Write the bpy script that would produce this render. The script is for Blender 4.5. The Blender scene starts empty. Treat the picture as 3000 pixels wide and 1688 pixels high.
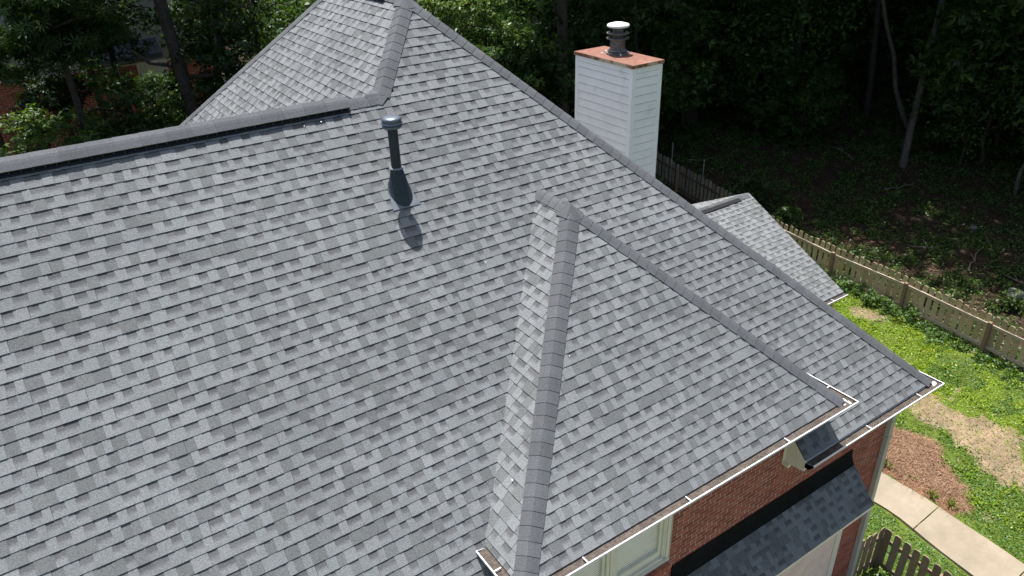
import bpy, bmesh, math, random
import numpy as np
from mathutils import Vector, Matrix

# ------------------------------------------------------------------ camera, light
scn = bpy.context.scene
COL = scn.collection
S2 = math.sqrt(0.5)

def setup_view():
    yaw, pitch, roll = math.radians(33.2686), math.radians(28.758), math.radians(-1.8157)
    cy, sy, cp, sp = math.cos(yaw), math.sin(yaw), math.cos(pitch), math.sin(pitch)
    f = Vector((sy * cp, cy * cp, -sp)); r = Vector((cy, -sy, 0.0)); u = r.cross(f)
    c, s = math.cos(roll), math.sin(roll)
    r2 = r * c + u * s; u2 = u * c - r * s
    cam = bpy.data.cameras.new('camera'); co = bpy.data.objects.new('camera', cam); COL.objects.link(co)
    m = Matrix((( r2.x, u2.x, -f.x, -10.9695), (r2.y, u2.y, -f.y, -4.5897), (r2.z, u2.z, -f.z, 7.4638), (0, 0, 0, 1)))
    co.matrix_world = m
    cam.sensor_width = 36.0; cam.sensor_fit = 'HORIZONTAL'; cam.lens = 36.0 * 2206.73 / 3000.0
    cam.clip_start = 0.1; cam.clip_end = 1500.0
    scn.camera = co
setup_view()

SUN_DIR = Vector((0.065, 0.31, 0.955)).normalized()
SUN_ELEV = math.asin(SUN_DIR.z)
world = bpy.data.worlds.new('World'); scn.world = world; world.use_nodes = True
wn = world.node_tree.nodes; wl = world.node_tree.links
sky = wn.new('ShaderNodeTexSky'); sky.sky_type = 'NISHITA'; sky.sun_disc = False
sky.dust_density = 3.0; sky.ozone_density = .6; sky.sun_elevation = SUN_ELEV; sky.sun_rotation = math.atan2(SUN_DIR.x, SUN_DIR.y)
wl.new(sky.outputs['Color'], wn['Background'].inputs['Color'])
wn['Background'].inputs['Strength'].default_value = 0.095
sun = bpy.data.lights.new('sun', 'SUN'); sun.energy = 4.9; sun.angle = math.radians(0.53); sun.color = (1.0, 0.97, 0.93)
so = bpy.data.objects.new('sun', sun); COL.objects.link(so)
so.rotation_mode = 'QUATERNION'; so.rotation_quaternion = SUN_DIR.to_track_quat('Z', 'Y'); so.location = SUN_DIR * 60
scn.view_settings.view_transform = 'Standard'; scn.view_settings.look = 'None'
scn.view_settings.gamma = 1.0; scn.view_settings.exposure = 1.02
scn.view_settings.use_curve_mapping = False

rnd = random.Random(7)
nrg = np.random.default_rng(7)

# ------------------------------------------------------------------ materials
def mat(name, col=(.5, .5, .5), rough=.85, metal=0., attr=False, noise=None, spec=.3, objrand=0., bump=None, wear=None):
    """noise: list of (scale, amount) value variation; wear: (scale, threshold, colour, amount)"""
    m = bpy.data.materials.new(name); m.use_nodes = True
    n = m.node_tree.nodes; l = m.node_tree.links; b = n['Principled BSDF']
    b.inputs['Roughness'].default_value = rough; b.inputs['Metallic'].default_value = metal
    b.inputs['Specular IOR Level'].default_value = spec
    geo = n.new('ShaderNodeNewGeometry')
    if attr:
        a = n.new('ShaderNodeAttribute'); a.attribute_name = 'Col'; cur = a.outputs['Color']
    else:
        r = n.new('ShaderNodeRGB'); r.outputs[0].default_value = (*col, 1); cur = r.outputs[0]
    def mul(cur, fac):
        x = n.new('ShaderNodeVectorMath'); x.operation = 'SCALE'; l.new(cur, x.inputs[0]); l.new(fac, x.inputs['Scale']); return x.outputs[0]
    def mp(v, a, b_, lo=0., hi=1.):
        x = n.new('ShaderNodeMapRange'); l.new(v, x.inputs[0])
        x.inputs[1].default_value = lo; x.inputs[2].default_value = hi; x.inputs[3].default_value = a; x.inputs[4].default_value = b_; return x.outputs[0]
    last = None
    for sc, am in (noise or []):
        t = n.new('ShaderNodeTexNoise'); t.inputs['Scale'].default_value = sc; t.inputs['Detail'].default_value = 3
        l.new(geo.outputs['Position'], t.inputs['Vector'])
        cur = mul(cur, mp(t.outputs['Fac'], 1 - am, 1 + am, .3, .7)); last = t.outputs['Fac']
    if objrand:
        o = n.new('ShaderNodeObjectInfo'); cur = mul(cur, mp(o.outputs['Random'], 1 - objrand, 1 + objrand))
    for w in (wear or []):
        sc, th, wc, am = w
        t = n.new('ShaderNodeTexNoise'); t.inputs['Scale'].default_value = sc; t.inputs['Detail'].default_value = 5
        t.inputs['Roughness'].default_value = .65
        l.new(geo.outputs['Position'], t.inputs['Vector'])
        x = n.new('ShaderNodeMixRGB'); l.new(mp(t.outputs['Fac'], 0, am, th, th + .12), x.inputs[0]); l.new(cur, x.inputs[1]); x.inputs[2].default_value = (*wc, 1)
        cur = x.outputs[0]
    l.new(cur, b.inputs['Base Color'])
    if bump:
        t = n.new('ShaderNodeTexNoise'); t.inputs['Scale'].default_value = bump[0]; t.inputs['Detail'].default_value = 4
        l.new(geo.outputs['Position'], t.inputs['Vector'])
        bu = n.new('ShaderNodeBump'); bu.inputs['Strength'].default_value = bump[1]; bu.inputs['Distance'].default_value = bump[2]
        l.new(t.outputs['Fac'], bu.inputs['Height']); l.new(bu.outputs['Normal'], b.inputs['Normal'])
    return m

def leaf_mat(name, trans=.35, gloss=.015):
    m = bpy.data.materials.new(name); m.use_nodes = True
    n = m.node_tree.nodes; l = m.node_tree.links
    n.remove(n['Principled BSDF']); out = n['Material Output']
    a = n.new('ShaderNodeAttribute'); a.attribute_name = 'Col'
    o = n.new('ShaderNodeObjectInfo')
    mr = n.new('ShaderNodeMapRange'); l.new(o.outputs['Random'], mr.inputs[0]); mr.inputs[3].default_value = .8; mr.inputs[4].default_value = 1.2
    sc = n.new('ShaderNodeVectorMath'); sc.operation = 'SCALE'; l.new(a.outputs['Color'], sc.inputs[0]); l.new(mr.outputs[0], sc.inputs['Scale'])
    d = n.new('ShaderNodeBsdfDiffuse'); t = n.new('ShaderNodeBsdfTranslucent'); g = n.new('ShaderNodeBsdfGlossy')
    g.inputs['Roughness'].default_value = .42; g.inputs['Color'].default_value = (.9, .95, 1, 1)
    yl = n.new('ShaderNodeVectorMath'); yl.operation = 'MULTIPLY'; l.new(sc.outputs[0], yl.inputs[0]); yl.inputs[1].default_value = (1.25, 1.2, .55)
    l.new(sc.outputs[0], d.inputs['Color']); l.new(yl.outputs[0], t.inputs['Color'])
    m1 = n.new('ShaderNodeMixShader'); m1.inputs[0].default_value = trans; l.new(d.outputs[0], m1.inputs[1]); l.new(t.outputs[0], m1.inputs[2])
    m2 = n.new('ShaderNodeMixShader'); m2.inputs[0].default_value = gloss; l.new(m1.outputs[0], m2.inputs[1]); l.new(g.outputs[0], m2.inputs[2])
    l.new(m2.outputs[0], out.inputs['Surface'])
    return m

M = {}
M['shingle'] = mat('shingle_granules', attr=True, rough=.95, spec=.15, noise=[(150, .30), (70, .22), (1.1, .09), (.35, .06)], wear=[(.9, .66, (.17, .135, .10), .35), (2.6, .70, (.20, .15, .10), .35)], bump=(160, .35, .004))
M['cap'] = mat('ridge_cap_granules', (.090, .094, .101), .95, spec=.15, noise=[(150, .28), (70, .18), (2, .05)], objrand=.1, bump=(160, .3, .004))
M['deck'] = mat('roof_felt', (.03, .03, .033), .95)
M['black'] = mat('black_plastic', (.012, .012, .014), .6, spec=.3)
M['fin'] = mat('grey_plastic_fin', (.09, .09, .10), .5)
M['white'] = mat('white_painted_aluminium', (.70, .685, .71), .4, noise=[(8, .04)])
M['gutdirt'] = mat('gutter_sediment', (.070, .057, .047), .95, noise=[(30, .4), (7, .3)], bump=(60, .8, .01))
M['brick'] = mat('red_brick', attr=True, rough=.9, noise=[(60, .16), (6, .10)], spec=.2, bump=(120, .3, .003))
M['mortar'] = mat('mortar', (.72, .58, .49), .95, noise=[(40, .15), (3, .1)], bump=(150, .4, .004))
M['trim'] = mat('cream_trim_paint', (.70, .665, .56), .5, noise=[(5, .04)])
M['beige'] = mat('greige_downspout_paint', (.42, .42, .36), .5, noise=[(4, .06)])
M['siding'] = mat('white_siding_paint', (.84, .84, .80), .55, noise=[(4, .03), (1.2, .04)], wear=[(2.2, .58, (.55, .53, .42), .45), (7, .66, (.45, .43, .36), .3)])
M['flash'] = mat('black_painted_flashing', (.007, .0078, .008), .85, spec=.1, noise=[(5, .3)])
M['flue'] = mat('dark_grey_painted_metal', (.034, .041, .053), .5, spec=.2, noise=[(20, .1)])
M['flueL'] = mat('pale_galvanised_metal', (.145, .16, .185), .55, metal=.3, noise=[(14, .12)])
M['capmetal'] = mat('vent_cap_metal', (.13, .155, .185), .36, metal=.65)
M['oldmetal'] = mat('weathered_chimney_metal', (.13, .13, .125), .5, metal=.4, noise=[(16, .3)], wear=[(9, .58, (.32, .31, .28), .6)])
M['capwhite'] = mat('white_enamel_cap', (.80, .78, .74), .4, wear=[(9, .66, (.3, .2, .12), .5)])
M['rust'] = mat('rusted_sheet_metal', (.165, .074, .050), .75, noise=[(9, .18), (2, .12)], wear=[(3.2, .60, (.28, .16, .12), .6), (14, .64, (.14, .045, .03), .6)])
M['rustedge'] = mat('rusty_cream_edge', (.50, .40, .26), .6, wear=[(3.0, .44, (.16, .05, .02), .9), (10, .6, (.55, .5, .4), .7)])
M['seal'] = mat('white_sealant', (.8, .78, .74), .6)
M['blind'] = mat('pale_window_blind', (.86, .87, .84), .8, noise=[(3, .04)])
M['concrete'] = mat('weathered_concrete', (.235, .197, .145), .9, noise=[(4, .08), (70, .10), (1.1, .10)], wear=[(1.6, .56, (.19, .17, .135), .5)], bump=(90, .25, .004))
M['wood'] = mat('weathered_pine_boards', attr=True, rough=.85, noise=[(12, .12), (50, .12)], spec=.2)
M['bark'] = mat('dark_bark', (.050, .040, .032), .95, noise=[(14, .35), (3, .2)], wear=[(20, .62, (.26, .27, .23), .55)], bump=(30, .8, .03))
M['barkL'] = mat('grey_bark', (.095, .080, .068), .95, noise=[(14, .3), (3, .2)], wear=[(11, .6, (.22, .25, .18), .5)], bump=(30, .8, .02))
M['stick'] = mat('dead_wood', (.17, .14, .11), .9, noise=[(12, .3)])
M['rock'] = mat('field_stone', (.16, .16, .15), .9, noise=[(6, .25), (30, .15)], bump=(14, .6, .05))
M['steel'] = mat('grey_steel_stake', (.18, .18, .17), .6)
M['leaf'] = leaf_mat('tree_leaves', .38, .015)
M['weed'] = leaf_mat('ground_leaves', .30, .02)
M['straw'] = mat('pine_straw_needles', attr=True, rough=.9)
M['litter'] = mat('dead_leaves', attr=True, rough=.9)

# glass: part clear, part mirror of the sky
def glass():
    m = bpy.data.materials.new('window_glass'); m.use_nodes = True
    n = m.node_tree.nodes; l = m.node_tree.links; n.remove(n['Principled BSDF'])
    t = n.new('ShaderNodeBsdfTransparent'); g = n.new('ShaderNodeBsdfGlossy'); g.inputs['Roughness'].default_value = .03
    t.inputs['Color'].default_value = (.975, .985, .98, 1)
    lw = n.new('ShaderNodeLayerWeight'); lw.inputs['Blend'].default_value = .04
    x = n.new('ShaderNodeMixShader'); l.new(lw.outputs['Facing'], x.inputs[0]); l.new(t.outputs[0], x.inputs[1]); l.new(g.outputs[0], x.inputs[2])
    l.new(x.outputs[0], n['Material Output'].inputs['Surface']); return m
M['glass'] = glass()

def ground_mat():
    m = mat('soil_and_turf', attr=True, rough=.95, spec=.1, noise=[(55, .30), (9, .22), (1.5, .12)], bump=(40, .7, .03))
    return m
M['ground'] = ground_mat()

# ------------------------------------------------------------------ mesh helpers
class MB:
    def __init__(s): s.v = []; s.f = []; s.m = []; s.c = []
    def face(s, pts, mi=0, cols=None):
        b = len(s.v); s.v += [tuple(p) for p in pts]; s.f.append(tuple(range(b, b + len(pts)))); s.m.append(mi)
        if cols is not None:
            s.c += cols if isinstance(cols, list) else [cols] * len(pts)
    def box(s, lo, hi, mi=0, col=None, M_=None, skip=''):
        x0, y0, z0 = lo; x1, y1, z1 = hi
        P = [Vector(p) for p in ((x0, y0, z0), (x1, y0, z0), (x1, y1, z0), (x0, y1, z0), (x0, y0, z1), (x1, y0, z1), (x1, y1, z1), (x0, y1, z1))]
        if M_ is not None: P = [M_ @ p for p in P]
        for k, q in (('b', (3, 2, 1, 0)), ('t', (4, 5, 6, 7)), ('f', (0, 1, 5, 4)), ('r', (1, 2, 6, 5)), ('k', (2, 3, 7, 6)), ('l', (3, 0, 4, 7))):
            if k not in skip: s.face([P[i] for i in q], mi, col)
    def prism(s, poly, axis_vec, mi=0, col=None):
        a = [Vector(p) for p in poly]; b = [p + Vector(axis_vec) for p in a]; n = len(a)
        s.face(a[::-1], mi, col); s.face(b, mi, col)
        for i in range(n): s.face([a[i], a[(i + 1) % n], b[(i + 1) % n], b[i]], mi, col)
    def tube(s, pts, rads, seg=8, mi=0, col=None, cap=True):
        rings = []
        for i, p in enumerate(pts):
            p = Vector(p); t = (Vector(pts[min(i + 1, len(pts) - 1)]) - Vector(pts[max(i - 1, 0)])).normalized()
            a = t.orthogonal().normalized() if abs(t.z) < .95 else Vector((1, 0, 0)).cross(t).normalized(); b = t.cross(a)
            rings.append([p + (a * math.cos(2 * math.pi * k / seg) + b * math.sin(2 * math.pi * k / seg)) * rads[i] for k in range(seg)])
        for i in range(len(rings) - 1):
            for k in range(seg):
                s.face([rings[i][k], rings[i][(k + 1) % seg], rings[i + 1][(k + 1) % seg], rings[i + 1][k]], mi, col)
        if cap: s.face(rings[0][::-1], mi, col); s.face(rings[-1], mi, col)
    def lathe(s, prof, c, seg=28, mi=0, mis=None):
        c = Vector(c)
        for i in range(len(prof) - 1):
            (r0, z0), (r1, z1) = prof[i], prof[i + 1]; mm = mis[i] if mis else mi
            for k in range(seg):
                a, b = 2 * math.pi * k / seg, 2 * math.pi * (k + 1) / seg
                q = [c + Vector((r0 * math.cos(a), r0 * math.sin(a), z0)), c + Vector((r0 * math.cos(b), r0 * math.sin(b), z0)),
                     c + Vector((r1 * math.cos(b), r1 * math.sin(b), z1)), c + Vector((r1 * math.cos(a), r1 * math.sin(a), z1))]
                if r0 < 1e-6: q = q[1:]
                elif r1 < 1e-6: q = q[:3]
                s.face(q, mm)
    def mesh(s, name, mats, smooth=False, merge=False):
        me = bpy.data.meshes.new(name); me.from_pydata(s.v, [], s.f)
        for mm in (mats if isinstance(mats, (list, tuple)) else [mats]): me.materials.append(mm)
        me.polygons.foreach_set('material_index', s.m)
        if s.c:
            a = me.color_attributes.new('Col', 'FLOAT_COLOR', 'CORNER')
            a.data.foreach_set('color', np.array([(*c, 1.0) for c in s.c], dtype=np.float32).ravel())
        if merge or smooth:
            bm = bmesh.new(); bm.from_mesh(me); bmesh.ops.remove_doubles(bm, verts=bm.verts, dist=1e-4); bmesh.ops.recalc_face_normals(bm, faces=bm.faces); bm.to_mesh(me); bm.free()
        if smooth:
            me.polygons.foreach_set('use_smooth', [True] * len(me.polygons))
        me.update(); return me
    def obj(s, name, mats, parent=None, smooth=False, merge=False, kind=None, label=None):
        return link(name, s.mesh(name, mats, smooth, merge), parent, kind=kind, label=label)

def link(name, data, parent=None, kind=None, label=None, loc=None):
    o = bpy.data.objects.new(name, data); COL.objects.link(o)
    if loc is not None: o.location = loc
    if parent is not None:
        o.parent = parent
        if parent.parent is None and parent.data is None and loc is None:
            o.matrix_parent_inverse = Matrix.Translation(-parent.location)
    if kind: o['kind'] = kind
    if label: o['label'] = label
    return o

def thing(name, label, cat, loc=(0, 0, 0), group=None, kind=None):
    o = bpy.data.objects.new(name, None); COL.objects.link(o); o.location = loc; o.empty_display_size = .2
    o['label'] = label; o['category'] = cat
    if group: o['group'] = group
    if kind: o['kind'] = kind
    return o

def tag(o, label, cat, group=None, kind=None):
    o['label'] = label; o['category'] = cat
    if group: o['group'] = group
    if kind: o['kind'] = kind
    return o

def quads_mesh(name, Q, C, material):
    """Q: n x 4 x 3 float array, C: n x 3 colours (one per quad)"""
    n = len(Q); me = bpy.data.meshes.new(name)
    me.vertices.add(n * 4); me.vertices.foreach_set('co', np.asarray(Q, dtype=np.float32).ravel())
    me.loops.add(n * 4); me.loops.foreach_set('vertex_index', np.arange(n * 4, dtype=np.int32))
    me.polygons.add(n); me.polygons.foreach_set('loop_start', np.arange(0, n * 4, 4, dtype=np.int32))
    me.update(calc_edges=True)
    a = me.color_attributes.new('Col', 'FLOAT_COLOR', 'CORNER')
    cc = np.ones((n, 4, 4), dtype=np.float32); cc[:, :, :3] = np.asarray(C)[:, None, :]
    a.data.foreach_set('color', cc.ravel())
    me.materials.append(material); return me

# ------------------------------------------------------------------ terrain
def hgt(x, y):
    x = np.asarray(x, float); y = np.asarray(y, float)
    z = -5.0 + .16 * np.clip(x - 2.3, 0, 6.4) + .09 * np.clip(x - 8.7, 0, 60) + .075 * np.clip(y - 9, 0, 60)
    w = np.clip((x - 9.0) / 3, 0, 1)
    z = z + w * (.16 * np.sin(x * .55 + 1.3) * np.sin(y * .47) + .07 * np.sin(x * 1.7 + y * .9))
    z = z + .018 * np.sin(x * 3.1 + y * 1.3) * np.sin(y * 2.7 - x * .7)
    return z
def hg(x, y): return float(hgt(x, y))

# value noise in plan, used for soil / turf patches and for where the plants grow
_perm = np.random.default_rng(3).random((64, 64))
def vnoise(x, y, s):
    x = np.asarray(x, float) * s; y = np.asarray(y, float) * s
    xi = np.floor(x).astype(int); yi = np.floor(y).astype(int); fx = x - xi; fy = y - yi
    fx = fx * fx * (3 - 2 * fx); fy = fy * fy * (3 - 2 * fy); g = lambda a, b: _perm[a % 64, b % 64]
    return (g(xi, yi) * (1 - fx) + g(xi + 1, yi) * fx) * (1 - fy) + (g(xi, yi + 1) * (1 - fx) + g(xi + 1, yi + 1) * fx) * fy
def fbm(x, y, s): return (vnoise(x, y, s) + .5 * vnoise(x + 7.3, y + 2.1, s * 2.1) + .25 * vnoise(x + 1.7, y + 9.2, s * 4.3)) / 1.75

def inpoly(x, y, poly):
    ins = np.zeros(np.shape(x), bool); n = len(poly)
    for i in range(n):
        x0, y0 = poly[i]; x1, y1 = poly[(i + 1) % n]
        c = ((y0 > y) != (y1 > y)) & (x < (x1 - x0) * (y - y0) / (y1 - y0 + 1e-12) + x0)
        ins ^= c
    return ins
MULCH = [(3.28, 2.9), (4.5, 2.75), (4.86, 1.5), (4.36, .95), (4.0, .3), (3.62, .0), (3.22, .1), (3.24, 1.2)]
DRY = [(6.2, 2.65), (6.2, 2.0), (6.1, 1.45), (6.55, 1.25), (6.3, .5), (5.9, .1), (5.2, -.5), (4.75, -.6), (4.7, .0), (4.95, .5), (5.2, 1.2), (5.3, 1.8), (5.4, 2.4)]
FENCE = [(8.30, .2), (8.50, 2.42), (8.69, 4.86), (8.79, 7.30), (8.95, 9.74), (9.17, 12.18), (9.42, 14.62), (9.60, 17.06), (9.74, 19.5)]
def fence_x(y): return np.interp(y, [p[1] for p in FENCE], [p[0] for p in FENCE])

def zone(x, y):
    """0 turf, 1 dry straw turf, 2 mulch, 3 woodland floor, 4 bare soil"""
    wx = x + .35 * (fbm(x, y, 2.2) - .5) * 2; wy = y + .35 * (fbm(x + 30, y + 11, 2.2) - .5) * 2
    z = np.zeros(np.shape(x), int)
    z[inpoly(wx, wy, DRY)] = 1
    z[(fbm(x + 5, y + 3, 1.6) > .79) & (x < 8.6)] = 1
    z[(np.hypot((x - 8.0) / .28, (y - 5.5) / .5) + (fbm(x, y, 3) - .5) < 1)] = 1
    mx = x + .12 * (fbm(x, y, 6) - .5) * 2; my = y + .12 * (fbm(x + 9, y, 6) - .5) * 2
    z[inpoly(mx, my, MULCH)] = 2
    z[(z == 2) & (wx < 3.55)] = 4
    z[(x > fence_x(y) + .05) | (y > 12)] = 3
    return z

def build_ground():
    def grid(x0, x1, y0, y1, st):
        xs = np.arange(x0, x1 + st * .5, st); ys = np.arange(y0, y1 + st * .5, st); return xs, ys
    # graded spacing: fine by the house, coarse to the horizon
    def axis(lo, hi, flo, fhi, fine):
        a = list(np.arange(flo, fhi, fine)); s = fine; v = fhi
        while v < hi: a.append(v); s *= 1.22; v += s
        b = []; s = fine; v = flo
        while v > lo: s *= 1.22; v -= s; b.append(v)
        return np.array(b[::-1] + a)
    xs = axis(-400, 500, .5, 13.5, .07); ys = axis(-400, 500, -3.2, 11, .07)
    X, Y = np.meshgrid(xs, ys); Z = hgt(X, Y)
    far = np.hypot(X - 5, Y - 5) > 90
    Z = np.where(far, np.minimum(Z, 6) , Z)
    zn = zone(X, Y); n1 = fbm(X, Y, 1.9); n2 = fbm(X + 20, Y, 5.0)
    C = np.zeros(X.shape + (3,))
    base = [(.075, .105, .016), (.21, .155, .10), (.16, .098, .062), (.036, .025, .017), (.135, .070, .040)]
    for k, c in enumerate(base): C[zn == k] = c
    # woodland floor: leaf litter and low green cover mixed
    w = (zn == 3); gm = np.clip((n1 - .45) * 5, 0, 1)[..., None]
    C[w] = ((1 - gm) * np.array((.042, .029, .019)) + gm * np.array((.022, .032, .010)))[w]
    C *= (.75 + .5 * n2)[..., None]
    ny, nx = X.shape; me = bpy.data.meshes.new('ground')
    V = np.stack([X, Y, Z], -1).reshape(-1, 3)
    idx = np.arange(nx * ny).reshape(ny, nx)
    Fq = np.stack([idx[:-1, :-1], idx[:-1, 1:], idx[1:, 1:], idx[1:, :-1]], -1).reshape(-1, 4)
    me.vertices.add(len(V)); me.vertices.foreach_set('co', V.astype(np.float32).ravel())
    me.loops.add(Fq.size); me.loops.foreach_set('vertex_index', Fq.astype(np.int32).ravel())
    me.polygons.add(len(Fq)); me.polygons.foreach_set('loop_start', np.arange(0, Fq.size, 4, dtype=np.int32)); me.update(calc_edges=True)
    a = me.color_attributes.new('Col', 'FLOAT_COLOR', 'POINT')
    a.data.foreach_set('color', np.concatenate([C.reshape(-1, 3), np.ones((len(V), 1))], 1).astype(np.float32).ravel())
    me.polygons.foreach_set('use_smooth', [True] * len(me.polygons))
    me.materials.append(M['ground'])
    link('ground', me, kind='structure')
build_ground()

# concrete walk along the right side of the house
def build_walk():
    x0, x1 = 2.33, 3.20
    edges = [3.9 + 1.9 * i for i in range(-5, 6)]   # joints along y
    bed = MB(); ys = np.arange(-6, 12, .6)
    for a, b in zip(ys[:-1], ys[1:]):
        bed.face([(x0 + .1, a, hg(2.75, a)), (x1 - .05, a, hg(2.75, a)), (x1 - .05, b, hg(2.75, b)), (x0 + .1, b, hg(2.75, b))])
    path = bed.obj('path', mat('path_bed', (.10, .075, .05), .95, noise=[(20, .3)]), kind='structure')
    for a in [.38 + 1.9 * i for i in range(-4, 6)]:
        m = MB(); n = 6; g = .012
        for i in range(n):
            ya, yb = a + g + (1.9 - 2 * g) * i / n, a + g + (1.9 - 2 * g) * (i + 1) / n
            top = lambda x, y: hg(2.75, y) + .045 + .11 * (x - 2.75)
            le = lambda y: 2.33 + .115 * max(-2.5, min(0, y - .9)) + .02 * math.sin(y * 2.1); re = lambda y: 3.21 + .05 * max(-2.5, min(0, y - .9)) + .02 * math.sin(y * 1.7 + 1)
            xa, xb, xc, xd = le(ya), le(yb), re(ya), re(yb)
            m.face([(xa, ya, top(xa, ya)), (xc, ya, top(xc, ya)), (xd, yb, top(xd, yb)), (xb, yb, top(xb, yb))])
            m.face([(xc, ya, top(xc, ya)), (xc + .01, ya, top(xc, ya) - .15), (xd + .01, yb, top(xd, yb) - .15), (xd, yb, top(xd, yb))])
            m.face([(xb, yb, top(xb, yb)), (xb - .01, yb, top(xb, yb) - .15), (xa - .01, ya, top(xa, ya) - .15), (xa, ya, top(xa, ya))])
            if i == 0: m.face([(xa, ya, top(xa, ya)), (xa, ya, top(xa, ya) - .1), (xc, ya, top(xc, ya) - .1), (xc, ya, top(xc, ya))])
            if i == n - 1: m.face([(xd, yb, top(xd, yb)), (xd, yb, top(xd, yb) - .1), (xb, yb, top(xb, yb) - .1), (xb, yb, top(xb, yb))])
        m.obj('slab', M['concrete'], path)
build_walk()
# unseen concrete apron by the garage, added to bounce light onto the shaded wall
ap = MB()
for k in range(4):
    ap.box((-9.0, -2.0 - 2.4 * k, -5.1), (-.35, .30 - 2.4 * k - .02, -4.955))
ap.obj('bounce_apron', M['concrete'], kind='structure')

# ------------------------------------------------------------------ the house
E_ = .143                                   # shingle exposure
house = thing('house', 'two storey house with grey shingled hip roofs, red brick front wall and white sided chimney', 'house', (-5.5, 6.0, -5.0))
CAM = Vector((-10.9695, -4.5897, 7.4638))

def clip(poly, planes):
    for (a, b, c) in planes:               # keep a*x + b*y <= c
        out = []
        for i in range(len(poly)):
            p, q = poly[i], poly[(i + 1) % len(poly)]
            dp, dq = a * p[0] + b * p[1] - c, a * q[0] + b * q[1] - c
            if dp <= 0: out.append(p)
            if (dp < 0) != (dq < 0) and dp != dq:
                t = dp / (dp - dq); out.append(tuple(p[k] + (q[k] - p[k]) * t for k in range(len(p))))
        poly = out
        if len(poly) < 3: return []
    return poly

class Slope:
    """u along the eave, v up the slope; o origin, eu/ev unit vectors, n normal"""
    def __init__(s, o, eu, ev):
        s.o = Vector(o); s.eu = Vector(eu); s.ev = Vector(ev).normalized(); s.n = s.eu.cross(s.ev).normalized()
    def pt(s, u, v, w=0.): return s.o + s.eu * u + s.ev * v + s.n * w

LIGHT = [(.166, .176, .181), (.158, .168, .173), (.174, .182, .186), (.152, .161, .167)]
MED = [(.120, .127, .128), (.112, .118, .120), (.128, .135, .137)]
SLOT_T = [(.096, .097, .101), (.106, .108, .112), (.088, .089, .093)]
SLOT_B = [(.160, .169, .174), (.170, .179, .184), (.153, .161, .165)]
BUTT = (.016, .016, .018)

def tab_faces(sl, u0, u1, v0, v1, w0, w1, kind, cb, ct, planes, origin=None):
    """faces of one tab: top sheet (colour runs from cb at the butt to ct), butt edge and two sides"""
    poly = clip([(u0, v0, 0.), (u1, v0, 0.), (u1, v1, 1.), (u0, v1, 1.)], planes)
    if len(poly) < 3: return None
    H = lambda v: w0 + (w1 - w0) * (v - v0) / (v1 - v0)
    o = origin or Vector((0, 0, 0))
    lerp = lambda t: tuple(cb[k] + (ct[k] - cb[k]) * max(0., min(1., t)) for k in range(3))
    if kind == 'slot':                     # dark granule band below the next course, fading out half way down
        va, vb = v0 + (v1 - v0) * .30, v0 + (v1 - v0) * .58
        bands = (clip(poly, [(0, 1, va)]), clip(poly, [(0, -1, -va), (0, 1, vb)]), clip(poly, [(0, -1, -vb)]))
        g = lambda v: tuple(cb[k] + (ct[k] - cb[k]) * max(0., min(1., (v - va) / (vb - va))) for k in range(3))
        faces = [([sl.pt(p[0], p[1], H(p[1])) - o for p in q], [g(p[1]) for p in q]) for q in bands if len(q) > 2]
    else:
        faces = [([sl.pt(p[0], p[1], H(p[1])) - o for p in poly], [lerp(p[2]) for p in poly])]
    dark = BUTT; n = len(poly)
    for i in range(n):
        p, q = poly[i], poly[(i + 1) % n]
        if abs(p[1] - v1) < 1e-6 and abs(q[1] - v1) < 1e-6: continue
        faces.append(([sl.pt(p[0], p[1], H(p[1])) - o, sl.pt(p[0], p[1], -.012) - o, sl.pt(q[0], q[1], -.012) - o, sl.pt(q[0], q[1], H(q[1])) - o], [dark] * 4))
    return faces

def shingle_rows(sl, ulo, uhi, rows, planes_fn, rng, small=1.0):
    """yield (faces builder args, centre) for every tab of a slope"""
    out = []
    for k in rows:
        v0, v1 = k * E_, (k + 1) * E_ + .012
        u = ulo - rng.random() * .3; slot = rng.random() < .5
        sag = rng.uniform(-.002, .002)
        while u < uhi:
            r = rng.random()
            if slot: w = rng.choice([.085, .10, .12, .14, .165])
            else: w = rng.choice([.075, .09, .11, .13, .165])
            pl = planes_fn(u + w / 2, (v0 + v1) / 2)
            if pl is not None:
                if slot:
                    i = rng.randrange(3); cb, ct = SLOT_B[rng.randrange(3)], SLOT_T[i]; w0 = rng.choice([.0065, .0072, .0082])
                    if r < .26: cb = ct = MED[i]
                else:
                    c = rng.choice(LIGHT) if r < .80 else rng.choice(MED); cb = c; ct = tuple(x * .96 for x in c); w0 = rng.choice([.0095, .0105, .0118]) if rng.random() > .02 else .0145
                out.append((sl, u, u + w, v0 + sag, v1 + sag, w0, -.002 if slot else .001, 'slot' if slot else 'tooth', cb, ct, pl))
            u += w
            if not slot and rng.random() < .10: u += .003        # a butt joint between two strips
            slot = not slot if rng.random() < .94 else slot
    return out

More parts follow.
